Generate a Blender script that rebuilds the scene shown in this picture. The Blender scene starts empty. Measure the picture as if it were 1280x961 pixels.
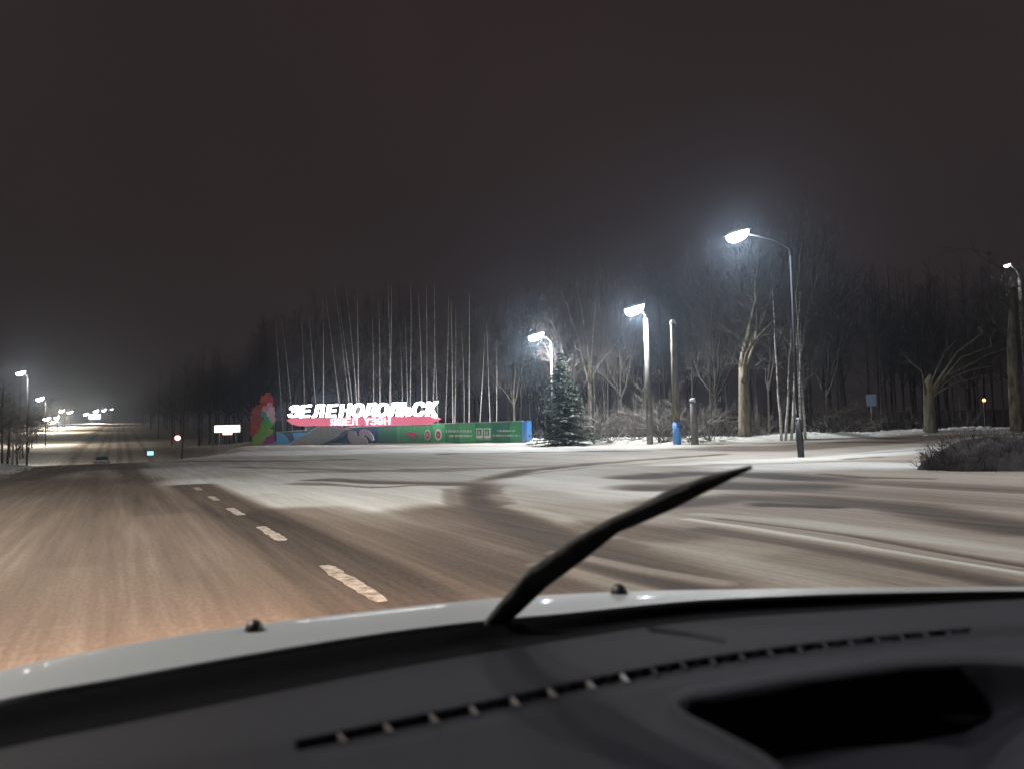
import bpy, bmesh, math, random
import numpy as np
from mathutils import Vector, Matrix
random.seed(7); rng = np.random.default_rng(7)
SC = bpy.context.scene
COL = SC.collection

# ------------------------------------------------------------------ camera
EYE = Vector((0, 0, 1.3)); FPX = 967.0
PITCH = math.radians(3.4); ROLL = math.radians(1.4)
fwd = Vector((0, math.cos(PITCH), math.sin(PITCH)))
r0 = Vector((1, 0, 0)); u0 = r0.cross(fwd)
right = (r0 * math.cos(ROLL) - u0 * math.sin(ROLL)).normalized()
up = right.cross(fwd).normalized()
cam = bpy.data.cameras.new('camera'); co = bpy.data.objects.new('camera', cam); COL.objects.link(co)
cam.sensor_width = 36; cam.lens = FPX / 1280 * 36; cam.clip_start = 0.02; cam.clip_end = 4000
cam.dof.use_dof = True; cam.dof.focus_distance = 60; cam.dof.aperture_fstop = 4.2
co.matrix_world = Matrix(((right.x, up.x, -fwd.x, EYE.x), (right.y, up.y, -fwd.y, EYE.y), (right.z, up.z, -fwd.z, EYE.z), (0, 0, 0, 1)))
SC.camera = co
SC.view_settings.view_transform = 'Standard'; SC.view_settings.look = 'None'
SC.view_settings.exposure = 0.28; SC.view_settings.gamma = 1
SC.cycles.use_denoising = True
SC.cycles.volume_bounces = 0; SC.cycles.max_bounces = 6; SC.cycles.diffuse_bounces = 2
SC.cycles.sample_clamp_indirect = 3

# ------------------------------------------------------------------ world: low night cloud lit brown from below
W = bpy.data.worlds.new('World'); SC.world = W; W.use_nodes = True
nt = W.node_tree; bg = nt.nodes['Background']
tc = nt.nodes.new('ShaderNodeTexCoord'); no = nt.nodes.new('ShaderNodeTexNoise')
no.inputs['Scale'].default_value = 1.6; no.inputs['Detail'].default_value = 3
rp = nt.nodes.new('ShaderNodeValToRGB')
rp.color_ramp.elements[0].position = .3; rp.color_ramp.elements[0].color = (.0170, .0128, .0130, 1)
rp.color_ramp.elements[1].position = .75; rp.color_ramp.elements[1].color = (.0260, .0178, .0172, 1)
nt.links.new(tc.outputs['Generated'], no.inputs['Vector']); nt.links.new(no.outputs['Fac'], rp.inputs['Fac'])
nt.links.new(rp.outputs['Color'], bg.inputs['Color']); bg.inputs['Strength'].default_value = 0.93
HAZE_DENSITY = 0.00062

# ------------------------------------------------------------------ geometry of the place
def P(u, v, d):
    u = float(u); v = float(v); d = float(d)   # point seen at photo pixel (u, v), d metres deep
    return EYE + d * (fwd + (u - 640) / FPX * right - (v - 480.5) / FPX * up)
def G(u, v, z=0.0):                   # point of the level z seen at photo pixel (u, v)
    w = fwd + (u - 640) / FPX * right - (v - 480.5) / FPX * up
    return EYE + w * ((z - EYE.z) / w.z)
TH = math.radians(27.0); CF = Vector((-math.sin(TH), math.cos(TH), 0)); CR = Vector((math.cos(TH), math.sin(TH), 0))
def sst(a, b, x):
    k = np.clip((np.asarray(x, float) - a) / (b - a), 0, 1); return k * k * (3 - 2 * k)
def ST(x, y): return x * CF.x + y * CF.y, x * CR.x + y * CR.y
BANK = [(-62, 150), (-34.5, 113), (1.2, 72.5), (10.6, 60.5), (16.5, 55.5), (27, 51), (33, 49), (46, 45), (75, 36)]
def dist_poly(x, y, pts):
    best = np.full(np.shape(x), 1e9)
    for (ax, ay), (bx, by) in zip(pts[:-1], pts[1:]):
        vx, vy = bx - ax, by - ay; L = vx * vx + vy * vy + 1e-9
        k = np.clip(((x - ax) * vx + (y - ay) * vy) / L, 0, 1)
        best = np.minimum(best, np.hypot(x - ax - k * vx, y - ay - k * vy))
    return best
def vnoise(x, y, f, seed=0):
    x = np.asarray(x, float) * f + seed * 17.3; y = np.asarray(y, float) * f + seed * 9.1
    xi, yi = np.floor(x), np.floor(y); fx, fy = x - xi, y - yi
    fx = fx * fx * (3 - 2 * fx); fy = fy * fy * (3 - 2 * fy)
    def h(a, b):
        q = np.sin(a * 127.1 + b * 311.7) * 43758.5453; return q - np.floor(q)
    return (h(xi, yi) * (1 - fx) + h(xi + 1, yi) * fx) * (1 - fy) + (h(xi, yi + 1) * (1 - fx) + h(xi + 1, yi + 1) * fx) * fy
def terrain(x, y):
    x = np.asarray(x, float); y = np.asarray(y, float)
    s, t = ST(x, y)
    dip = -2.15 * sst(44, 118, s)
    rise = np.where(s > 112, np.minimum((s - 112) * .0345, 12.6), 0) * sst(108, 150, s)
    val = dip + rise
    t0 = 3.0 + np.clip(s - 47, 0, 80) * .14
    w = sst(-3.5, 4.0, t - t0) * (1 - sst(125, 190, s))
    z = val * (1 - w)
    z = z + .12 * sst(40, 75, s) * w + .014 * np.clip(x - 8, 0, 40) * sst(25, 50, y)
    z = z + (.26 + .20 * vnoise(x, y, .55, 3) + .10 * vnoise(x, y, 1.7, 8)) * np.exp(-(dist_poly(x, y, BANK) / 1.5) ** 2)
    z = z + .25 * sst(-5.2, -7.5, t) * (vnoise(x, y, .2, 5) + .5) - .10 * np.exp(-((x - 13.5) ** 2 + (y - 33) ** 2) / 60)
    return z
def gz(x, y): return float(terrain(x, y))
def on_ground(u, d, dz=0.0):          # ground point seen in column u at depth d
    p = P(u, 538, d); return Vector((p.x, p.y, gz(p.x, p.y) + dz))

# ------------------------------------------------------------------ object helpers
def tag(o, label=None, cat=None, group=None, kind=None):
    if label: o['label'] = label
    if cat: o['category'] = cat
    if group: o['group'] = group
    if kind: o['kind'] = kind
    return o
def empty(name, loc=(0, 0, 0), rz=0.0):
    o = bpy.data.objects.new(name, None); COL.objects.link(o); o.location = loc; o.rotation_euler = (0, 0, rz); return o
class MB:
    def __init__(s): s.v = []; s.f = []; s.m = []
    def add(s, vs, fs, mi=0):
        n = len(s.v); s.v += [tuple(p) for p in vs]; s.f += [tuple(i + n for i in q) for q in fs]; s.m += [mi] * len(fs)
    def box(s, c, size, M=None, mi=0, taper=1.0):
        x, y, z = size[0] / 2, size[1] / 2, size[2] / 2
        vs = [Vector((sx * x * (taper if sz > 0 else 1), sy * y * (taper if sz > 0 else 1), sz * z)) for sz in (-1, 1) for sy in (-1, 1) for sx in (-1, 1)]
        vs = [(M @ p if M else p) + Vector(c) for p in vs]
        s.add(vs, [(0, 2, 3, 1), (4, 5, 7, 6), (0, 1, 5, 4), (2, 6, 7, 3), (0, 4, 6, 2), (1, 3, 7, 5)], mi)
    def tube(s, pts, rad, n=6, cap=True, mi=0, ph=0.0):
        pts = [Vector(p) for p in pts]; vs = []; fs = []
        a = None
        for i, p in enumerate(pts):
            d = (pts[min(i + 1, len(pts) - 1)] - pts[max(i - 1, 0)]).normalized()
            if a is None: a = d.orthogonal().normalized()
            a = (a - d * a.dot(d)); a = a.normalized() if a.length > 1e-6 else d.orthogonal().normalized()
            b = d.cross(a); r = rad[i] if hasattr(rad, '__len__') else rad
            for k in range(n):
                q = 2 * math.pi * k / n + ph; vs.append(p + (a * math.cos(q) + b * math.sin(q)) * r)
        for i in range(len(pts) - 1):
            for k in range(n):
                k2 = (k + 1) % n; fs.append((i * n + k, i * n + k2, (i + 1) * n + k2, (i + 1) * n + k))
        if cap:
            fs.append(tuple(range(n - 1, -1, -1))); fs.append(tuple((len(pts) - 1) * n + k for k in range(n)))
        s.add(vs, fs, mi)
    def prism(s, poly, y0, y1, mi=0):            # outline in x,z pushed from y0 to y1
        n = len(poly)
        vs = [(p[0], y0, p[1]) for p in poly] + [(p[0], y1, p[1]) for p in poly]
        s.add(vs, [tuple(range(n)), tuple(range(2 * n - 1, n - 1, -1))] + [(i, i + n, (i + 1) % n + n, (i + 1) % n) for i in range(n)], mi)
    def mesh(s, name, mats, smooth=False):
        me = bpy.data.meshes.new(name); me.from_pydata(s.v, [], s.f)
        for m in (mats if isinstance(mats, (list, tuple)) else [mats]): me.materials.append(m)
        if any(s.m): me.polygons.foreach_set('material_index', s.m)
        bm = bmesh.new(); bm.from_mesh(me); bmesh.ops.recalc_face_normals(bm, faces=bm.faces); bm.to_mesh(me); bm.free()
        if smooth: me.polygons.foreach_set('use_smooth', [True] * len(me.polygons))
        me.update(); return me
    def build(s, name, mats, parent=None, smooth=False, loc=None):
        o = bpy.data.objects.new(name, s.mesh(name, mats, smooth)); COL.objects.link(o)
        if parent: o.parent = parent
        if loc: o.location = loc
        return o
def link(name, me, parent=None, loc=(0, 0, 0)):
    o = bpy.data.objects.new(name, me); COL.objects.link(o); o.location = loc
    if parent: o.parent = parent
    return o
def copy_tree(o, parent=None):
    c = o.copy(); COL.objects.link(c); c.parent = parent
    for ch in list(o.children): copy_tree(ch, c)
    return c

# ------------------------------------------------------------------ materials
def mat(name, col, rough=.6, noise=None, bump=0.0, metal=0.0, coat=0.0, emit=None, es=0.0, spec=.5, stretch=(1, 1, 1)):
    m = bpy.data.materials.new(name); m.use_nodes = True; n = m.node_tree.nodes; l = m.node_tree.links
    b = n['Principled BSDF']; b.inputs['Roughness'].default_value = rough; b.inputs['Metallic'].default_value = metal
    b.inputs['Specular IOR Level'].default_value = spec
    b.inputs['Coat Weight'].default_value = coat; b.inputs['Base Color'].default_value = (*col, 1)
    if emit: b.inputs['Emission Color'].default_value = (*emit, 1); b.inputs['Emission Strength'].default_value = es
    if noise:
        sc, col2 = noise
        t = n.new('ShaderNodeTexCoord'); mp = n.new('ShaderNodeMapping'); mp.inputs['Scale'].default_value = stretch
        x = n.new('ShaderNodeTexNoise'); x.inputs['Scale'].default_value = sc; x.inputs['Detail'].default_value = 5
        mx = n.new('ShaderNodeMix'); mx.data_type = 'RGBA'
        r = n.new('ShaderNodeMapRange'); r.inputs[1].default_value = .35; r.inputs[2].default_value = .65
        l.new(t.outputs['Object'], mp.inputs[0]); l.new(mp.outputs[0], x.inputs['Vector']); l.new(x.outputs['Fac'], r.inputs[0]); l.new(r.outputs[0], mx.inputs[0])
        mx.inputs[6].default_value = (*col, 1); mx.inputs[7].default_value = (*col2, 1); l.new(mx.outputs[2], b.inputs['Base Color'])
        if bump:
            bp = n.new('ShaderNodeBump'); bp.inputs['Strength'].default_value = bump; bp.inputs['Distance'].default_value = .02
            l.new(x.outputs['Fac'], bp.inputs['Height']); l.new(bp.outputs[0], b.inputs['Normal'])
    return m
def snow_topped(m, col=(.62, .64, .66), lo=.25, hi=.75, amt=.8, nsc=1.5):   # snow lying on whatever faces up, in patches
    n = m.node_tree.nodes; l = m.node_tree.links; b = n['Principled BSDF']
    g = n.new('ShaderNodeNewGeometry'); sp = n.new('ShaderNodeSeparateXYZ'); l.new(g.outputs['Normal'], sp.inputs[0])
    r = n.new('ShaderNodeMapRange'); r.inputs[1].default_value = lo; r.inputs[2].default_value = hi; l.new(sp.outputs[2], r.inputs[0])
    t = n.new('ShaderNodeTexNoise'); t.inputs['Scale'].default_value = nsc; l.new(g.outputs['Position'], t.inputs['Vector'])
    r2 = n.new('ShaderNodeMapRange'); r2.inputs[1].default_value = .4; r2.inputs[2].default_value = .6; r2.inputs[4].default_value = amt; l.new(t.outputs['Fac'], r2.inputs[0])
    mu = n.new('ShaderNodeMath'); mu.operation = 'MULTIPLY'; l.new(r.outputs[0], mu.inputs[0]); l.new(r2.outputs[0], mu.inputs[1])
    mx = n.new('ShaderNodeMix'); mx.data_type = 'RGBA'; l.new(mu.outputs[0], mx.inputs[0])
    old = b.inputs['Base Color']
    if old.is_linked: l.new(old.links[0].from_socket, mx.inputs[6])
    else: mx.inputs[6].default_value = old.default_value
    mx.inputs[7].default_value = (*col, 1); l.new(mx.outputs[2], b.inputs['Base Color']); return m
def ground_mat():
    m = bpy.data.materials.new('snow_and_slush'); m.use_nodes = True; n = m.node_tree.nodes; l = m.node_tree.links; b = n['Principled BSDF']
    a = n.new('ShaderNodeAttribute'); a.attribute_name = 'snow'
    uv = n.new('ShaderNodeUVMap'); uv.uv_map = 'flow'          # x across, y along the traffic
    def nz(sx, sy, det=4):
        mp = n.new('ShaderNodeMapping'); mp.inputs['Scale'].default_value = (sx, sy, 1); l.new(uv.outputs[0], mp.inputs[0])
        t = n.new('ShaderNodeTexNoise'); t.inputs['Detail'].default_value = det; t.inputs['Scale'].default_value = 1; l.new(mp.outputs[0], t.inputs['Vector']); return t.outputs['Fac']
    def mth(op, x, y):
        q = n.new('ShaderNodeMath'); q.operation = op
        for i, k in enumerate((x, y)):
            if isinstance(k, (int, float)): q.inputs[i].default_value = k
            else: l.new(k, q.inputs[i])
        return q.outputs[0]
    st1 = nz(3.2, .09); st2 = nz(11, .35); st3 = nz(.6, .12); fine = nz(30, 9, 6)
    k = mth('ADD', a.outputs['Fac'], mth('MULTIPLY', mth('SUBTRACT', st1, .5), .26))
    k = mth('ADD', k, mth('MULTIPLY', mth('SUBTRACT', st2, .5), .20))
    k = mth('ADD', k, mth('MULTIPLY', mth('SUBTRACT', st3, .5), .20))
    k = mth('ADD', k, mth('MULTIPLY', mth('SUBTRACT', fine, .5), .17))
    cr = n.new('ShaderNodeValToRGB'); e = cr.color_ramp.elements
    e[0].position = 0; e[0].color = (.022, .021, .021, 1); e[1].position = 1; e[1].color = (.76, .78, .75, 1)
    for p, c in ((.20, (.050, .043, .037)), (.45, (.180, .146, .118)), (.66, (.345, .315, .268)), (.85, (.56, .565, .525))):
        q = e.new(p); q.color = (*c, 1)
    l.new(k, cr.inputs[0]); l.new(cr.outputs[0], b.inputs['Base Color'])
    rr = n.new('ShaderNodeMapRange'); rr.inputs[3].default_value = .8; rr.inputs[4].default_value = .88; l.new(k, rr.inputs[0]); l.new(rr.outputs[0], b.inputs['Roughness'])
    b.inputs['Specular IOR Level'].default_value = .12
    bp = n.new('ShaderNodeBump'); bp.inputs['Strength'].default_value = .5; bp.inputs['Distance'].default_value = .06; l.new(k, bp.inputs['Height']); l.new(bp.outputs[0], b.inputs['Normal'])
    return m
M = dict(
    ground=ground_mat(),
    hood=mat('white_car_paint', (.37, .41, .43), .5, coat=.15),
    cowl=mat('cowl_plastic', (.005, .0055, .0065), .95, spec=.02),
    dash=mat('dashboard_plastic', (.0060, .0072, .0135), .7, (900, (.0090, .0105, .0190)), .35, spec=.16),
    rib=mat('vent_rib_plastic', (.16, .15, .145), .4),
    black=mat('black_plastic', (.02, .022, .024), .5),
    rubber=mat('wiper_rubber', (.024, .027, .029), .8, (30, (.05, .055, .055)), .3),
    concrete=mat('pole_concrete', (.17, .165, .15), .85, (7, (.10, .097, .088)), .3, stretch=(1, 1, .3)),
    galv=mat('galvanised_steel', (.36, .38, .39), .45, (12, (.26, .27, .28)), metal=.4),
    blue=mat('blue_paint', (.05, .22, .62), .5, (5, (.07, .26, .55))),
    bluedk=mat('dark_blue_panel', (.012, .07, .17), .5),
    bluelt=mat('light_blue_paint', (.06, .42, .85), .5),
    green=mat('green_panel', (.025, .23, .085), .45, (1.2, (.04, .32, .12))),
    greenlt=mat('light_green_panel', (.05, .44, .15), .45),
    greendk=mat('dark_green_panel', (.02, .15, .085), .45),
    teal=mat('teal_green_paint', (.04, .42, .26), .5),
    pink=mat('red_band_translucent_face', (.55, .12, .18), .5, emit=(1, .20, .32), es=.50),
    red=mat('red_paint', (.45, .03, .05), .5),
    crimson=mat('crimson_print', (.42, .035, .07), .5),
    white=mat('white_print', (.70, .74, .70), .6),
    whitedull=mat('dull_white_print', (.40, .50, .42), .6),
    grey=mat('grey_cladding', (.42, .50, .50), .5, (2, (.34, .42, .42))),
    steel=mat('silver_blade', (.60, .68, .70), .4),
    cap=snow_topped(mat('capping', (.35, .4, .38), .6), amt=1.0),
    letter=mat('lit_white_letter', (.8, .8, .8), .5, emit=(.93, .96, 1), es=20),
    smallletter=mat('lit_small_letter', (.8, .8, .8), .5, emit=(1, .88, .93), es=.95),
    litsign=mat('lit_white_sign', (.8, .8, .8), .5, emit=(1, .96, .9), es=2.2),
    snow=mat('fresh_snow', (.66, .68, .68), .8, (9, (.58, .60, .60)), .3),
    birch=mat('birch_bark', (.60, .60, .56), .8, (3.5, (.22, .21, .19)), .2, stretch=(1, 1, 2.2)),
    bark=mat('grey_bark', (.055, .047, .037), .9, (6, (.03, .026, .02)), .5, stretch=(1, 1, .25)),
    bark2=mat('pale_bark', (.22, .19, .13), .9, (5, (.06, .055, .04)), 1.0, stretch=(1, 1, .25)),
    twig=snow_topped(mat('twigs', (.060, .050, .043), .9), amt=.35, col=(.26, .265, .27)),
    twigsnow=snow_topped(mat('snowy_twigs', (.10, .085, .07), .9), amt=.6, lo=.1, hi=.6, nsc=.7, col=(.34, .34, .34)),
    needle=snow_topped(mat('spruce_needles', (.020, .055, .030), .8, (2.2, (.03, .055, .035))), amt=.8, lo=.3, hi=.85, nsc=1.3, col=(.36, .42, .36)),
    earth=mat('dark_earth', (.034, .030, .030), .95, (6, (.018, .016, .017)), 1.0),
    darktwig=mat('dark_brush', (.030, .026, .028), .9),
    darksteel=mat('dark_steel', (.018, .020, .023), .8, spec=.1),
    lampbody=mat('lamp_housing', (.30, .31, .32), .4, metal=.3),
    carpaint=mat('grey_car_paint', (.20, .21, .22), .3, coat=.5),
    glass=mat('car_window', (.015, .017, .02), .1),
    tyre=mat('tyre', (.02, .02, .02), .8),
    taillight=mat('tail_light', (.3, .02, .02), .4, emit=(1, .1, .05), es=.04),
    redlamp=mat('red_signal', (.5, .05, .03), .4, emit=(1, .16, .05), es=14),
    pinklamp=mat('pink_lit_disc', (.6, .3, .3), .4, emit=(1, .55, .5), es=2.4),
    teallamp=mat('teal_lit_sign', (.3, .5, .5), .4, emit=(.45, .9, .95), es=1.1),
    roadsign=mat('pale_blue_sign', (.30, .38, .50), .5, emit=(.3, .4, .6), es=.02),
    dash_line=mat('worn_road_paint', (.60, .55, .47), .8, (9, (.22, .18, .14)), stretch=(1, 1, 1)),
)
def lamp_mat(name, c, s):             # glowing translucent bowl: half glow, half clear
    m = mat(name, (.8, .8, .8), .4); n = m.node_tree.nodes; l = m.node_tree.links
    em = n.new('ShaderNodeEmission'); em.inputs[0].default_value = (*c, 1); em.inputs[1].default_value = s * 2
    tr = n.new('ShaderNodeBsdfTransparent'); mx = n.new('ShaderNodeMixShader'); mx.inputs[0].default_value = .5
    l.new(tr.outputs[0], mx.inputs[1]); l.new(em.outputs[0], mx.inputs[2]); n.remove(n['Principled BSDF']); l.new(mx.outputs[0], n['Material Output'].inputs['Surface'])
    return m
M['lens'] = lamp_mat('cool_lens', (.86, .93, 1), 45)
M['lensfar'] = lamp_mat('far_cool_lens', (1, .93, .98), 30)
M['lensdim'] = lamp_mat('dim_warm_lens', (1, .85, .62), 5)
M['board'] = mat('lit_billboard_face', (.5, .5, .5), .5, emit=(.75, .95, 1), es=1.6)

# ------------------------------------------------------------------ ground: one polar sheet, cut into road, side road and snow
def stroke_pts(px, z=0.0): return [(G(u, v, z).x, G(u, v, z).y) for u, v in px]
# (polyline through photo points on the ground, half width m, value, strength, soft m)
STROKES = [
    # snow wedge between the through road and the turn
    ([(300, 600), (430, 612), (520, 625)], 2.2, .95, .95, 2.0),
    ([(420, 625), (500, 640), (545, 650)], .9, .95, .9, .8),
    ([(470, 645), (630, 690)], .12, .98, .95, .2),
    ([(330, 618), (480, 652), (560, 672)], .30, .80, .55, .35),
    ([(360, 640), (470, 680), (600, 720)], .75, .40, .8, .7),
    ([(240, 606), (290, 636), (350, 668), (450, 730), (560, 800)], .50, .18, .75, .35),
    # flattened snow farther on, streaked
    ([(200, 588), (380, 590), (640, 592)], 3.0, .86, .8, 3),
    ([(400, 600), (520, 603), (640, 606)], .35, .38, .7, .5),
    ([(380, 590), (560, 588), (720, 580)], .5, .45, .55, .7),
    ([(230, 576), (350, 576), (440, 574)], .5, .30, .7, .6),
    ([(550, 567), (620, 566), (720, 564), (800, 563)], .45, .22, .85, .5),
    ([(260, 569), (420, 566), (560, 562), (700, 562)], 5, .90, .8, 3),
    ([(400, 600), (520, 603), (640, 606)], .30, .40, .7, .5),
    ([(370, 604), (470, 609), (560, 606)], .20, .30, .6, .3),
    ([(300, 583), (460, 588), (640, 584)], .4, .40, .6, .6),
    ([(550, 567), (620, 566), (720, 564), (800, 563)], .45, .22, .85, .5),
    # curved bare track of the turn
    ([(900, 566), (760, 577), (660, 588), (610, 600), (594, 616), (604, 634), (650, 655), (740, 690), (860, 730)], .30, .20, .85, .45),
    ([(560, 640), (590, 655), (640, 680), (700, 715)], .9, .30, .7, .8),
    ([(880, 572), (740, 583), (640, 596), (618, 612), (640, 632), (700, 655), (800, 685)], .09, .40, .6, .12),
    ([(560, 612), (562, 628), (590, 650), (650, 680)], .10, .42, .5, .12),
    # pale tongue inside the turn
    ([(680, 600), (740, 607), (790, 618)], 1.3, .98, .95, 1.2),
    ([(660, 618), (720, 634), (800, 650)], .6, .74, .8, .5),
    ([(640, 632), (700, 650), (760, 672)], .14, .85, .7, .15),
    ([(700, 690), (800, 712), (900, 730)], .10, .80, .7, .12),
    ([(680, 705), (760, 728), (840, 748)], .12, .78, .6, .12),
    # bare wet patch on the right
    ([(800, 596), (870, 590), (940, 592), (1020, 598)], .55, .04, .95, .7),
    ([(820, 610), (900, 606), (1000, 608)], .7, .10, .8, .7),
    ([(840, 628), (930, 622), (1010, 624), (1130, 632), (1290, 662)], .45, .22, .85, .5),
    ([(960, 630), (1030, 632)], .22, .02, .8, .3),
    ([(1040, 600), (1140, 605), (1290, 614)], .5, .32, .8, .6),
    ([(1000, 612), (1120, 618), (1290, 632)], .5, .44, .6, .5),
    ([(760, 660), (830, 668)], .5, .22, .5, .5),
    # right hand lane seen from the car
    ([(880, 642), (1000, 652), (1120, 668), (1290, 694)], .22, .80, .85, .25),
    ([(860, 650), (1000, 672), (1290, 722)], .07, .95, .9, .10),
    ([(880, 662), (1000, 682), (1290, 740)], .14, .26, .8, .15),
    ([(900, 648), (1060, 668), (1290, 706)], .05, .22, .8, .08),
    ([(1000, 700), (1290, 760)], .3, .42, .6, .3),
    # verge and back road on the right
    ([(960, 584), (1060, 580), (1180, 582)], 1.6, .92, .95, 1.3),
    ([(920, 576), (1020, 571), (1180, 560)], 1.0, .90, .9, 1.2),
    ([(840, 580), (900, 578)], .7, .96, .8, .6),
    ([(1030, 592), (1080, 597), (1160, 599)], .14, .2, .8, .16),
    ([(1060, 571), (1120, 568)], .2, .3, .7, .3),
    ([(860, 560), (960, 561), (1060, 557), (1200, 549)], 2.4, .42, .85, 1.2),
    ([(620, 559), (720, 560), (820, 560)], 2.2, .85, .8, 2),
    # far side of the through road
    ([(30, 600), (90, 584), (130, 580)], .45, .30, .6, .5),
    ([(200, 640), (170, 600), (155, 584)], .35, .30, .7, .4),
    ([(110, 700), (120, 620), (122, 590)], .30, .36, .5, .4),
    ([(250, 720), (200, 640), (172, 600)], .25, .40, .4, .3),
]
def snow_field(x, y):
    s, t = ST(x, y)
    k = np.full(np.shape(x), .68)
    road = sst(-4.3, -3.6, t) * (1 - sst(1.1, 1.7, t))
    k = k * (1 - road) + .45 * road
    k = np.where(t < -3.9, np.maximum(k, .9 * sst(-3.7, -4.6, t)), k)
    near_right = sst(5.0, 6.0, t) * (1 - sst(17, 22, s)); k = k * (1 - near_right) + .62 * near_right
    far = sst(52, 60, s) * (1 - sst(5.5, 7.5, t)) * sst(-8, -7, t)
    k = k * (1 - far) + .74 * far
    k = k * (1 - sst(56, 70, s) * (1 - sst(5, 9, np.abs(t))) * .0)
    for px, hw, val, st, soft in STROKES:
        d = dist_poly(x, y, stroke_pts(px)); w = st * (1 - sst(hw - soft * .5, hw + soft, d))
        k = k * (1 - w) + val * w
    bk = np.exp(-(dist_poly(x, y, BANK) / 1.7) ** 2) * (vnoise(x, y, .7, 9) * .35 + .75)
    k = k * (1 - bk) + 1.0 * bk
    for tt in (-6, -3.1, -1.7, .2, 1.7, 4.4):          # wheel tracks and the bare strip of the hill road
        k = k - .20 * np.exp(-((t - tt) / .35) ** 2) * sst(60, 90, s)
    return np.clip(k, 0, 1)
ang = np.concatenate([np.linspace(-180, -48, 50, endpoint=False), np.linspace(-48, 46, 720, endpoint=False), np.linspace(46, 180, 50, endpoint=False)])
rad = np.concatenate([[0.8, 1.6], np.exp(np.linspace(math.log(2.3), math.log(125), 520)), np.exp(np.linspace(math.log(127), math.log(700), 90)), [900, 1300, 2200]])
A, R = np.meshgrid(np.radians(ang), rad); X = R * np.sin(A); Y = R * np.cos(A)
NR, NA = X.shape; X = X.ravel(); Y = Y.ravel(); K = snow_field(X, Y)
S_, T_ = ST(X, Y)
RR = np.hypot(X, Y)
Z = terrain(X, Y)
Z += np.where(RR < 130, (.05 * (K - .5) + .05 * (vnoise(T_, S_ * .3, 1.3, 2) - .5)) * sst(3.2, 5.0, T_) + .03 * (vnoise(X, Y, 2.5, 4) - .5) * sst(.7, 1, K), 0)
idx = np.arange(NR * NA).reshape(NR, NA)
q = np.stack([idx[:-1, :], np.roll(idx, -1, 1)[:-1, :], np.roll(idx, -1, 1)[1:, :], idx[1:, :]], -1).reshape(-1, 4)
cx = X[q].mean(1); cy = Y[q].mean(1); cs, ct = ST(cx, cy)
def in_poly(x, y, poly):
    r = np.zeros(len(x), bool); n = len(poly)
    for i in range(n):
        x1, y1 = poly[i]; x2, y2 = poly[(i + 1) % n]
        c = ((y1 > y) != (y2 > y)) & (x < (x2 - x1) * (y - y1) / (y2 - y1 + 1e-12) + x1); r ^= c
    return r
main = (ct > -4.0) & (ct < 2.35) & (cs > -60) & (cs < 56) | (ct > -7) & (ct < 6) & (cs >= 56) & (cs < 600)
sidep = stroke_pts([(232, 598), (420, 574), (640, 565), (860, 556), (1050, 552), (1290, 542), (1290, 552), (1060, 565), (920, 572), (830, 586), (900, 588), (1060, 600), (1290, 612)]) + [(60, 10), (60, -20), (3, -30), (2, 0)]
side = in_poly(cx, cy, sidep) & ~main
inner = in_poly(cx, cy, [(-1.0, -1), (1, -1), (1, 1), (-1, 1)])
def sheet(name, sel):
    qq = q[sel]; used, inv = np.unique(qq, return_inverse=True); qq = inv.reshape(-1, 4)
    me = bpy.data.meshes.new(name); me.vertices.add(len(used)); me.vertices.foreach_set('co', np.stack([X[used], Y[used], Z[used]], 1).ravel())
    me.loops.add(qq.size); me.loops.foreach_set('vertex_index', qq[:, ::-1].ravel().astype(np.int32))
    me.polygons.add(len(qq)); me.polygons.foreach_set('loop_start', np.arange(0, qq.size, 4, dtype=np.int32)); me.polygons.foreach_set('loop_total', np.full(len(qq), 4, np.int32))
    me.update(calc_edges=True); me.polygons.foreach_set('use_smooth', np.ones(len(qq), bool))
    a = me.attributes.new('snow', 'FLOAT', 'POINT'); a.data.foreach_set('value', K[used].astype(np.float32))
    uv = me.uv_layers.new(name='flow'); vi = qq[:, ::-1].ravel(); uv.data.foreach_set('uv', np.stack([T_[used][vi], S_[used][vi]], 1).ravel())
    me.materials.append(M['ground']); me.validate()
    o = bpy.data.objects.new(name, me); COL.objects.link(o); o['kind'] = 'structure'; return o
road = sheet('road', main); tag(road, 'brown slush covered road running downhill to the left and up the far hill')
sr = sheet('side_road', side); tag(sr, 'snowy side road and junction turning right past the woods')
gr = sheet('ground', ~main & ~side); tag(gr, 'snow covered verges and ground under the woods')
# worn white edge dashes of the junction
T0 = 1.84
for (s0, s1) in [(2.0, 4.0), (5.9, 7.85), (10.0, 11.8), (13.7, 15.2), (17.3, 18.6), (21, 22.3), (25, 26.2)]:
    mb = MB(); n = 14; w = .075; vs = []
    for i in range(n + 1):
        s = s0 + (s1 - s0) * i / n
        for sg in (-1, 1):
            e = (.018 * random.uniform(-1, 1)) - (.035 if i in (0, n) else 0); p = CF * s + CR * (T0 + sg * (w + e)); vs.append((p.x, p.y, gz(p.x, p.y) + .004))
    mb.add(vs, [(2 * i, 2 * i + 1, 2 * i + 3, 2 * i + 2) for i in range(n)])
    mb.build('lane_dash', M['dash_line'], road)

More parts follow.
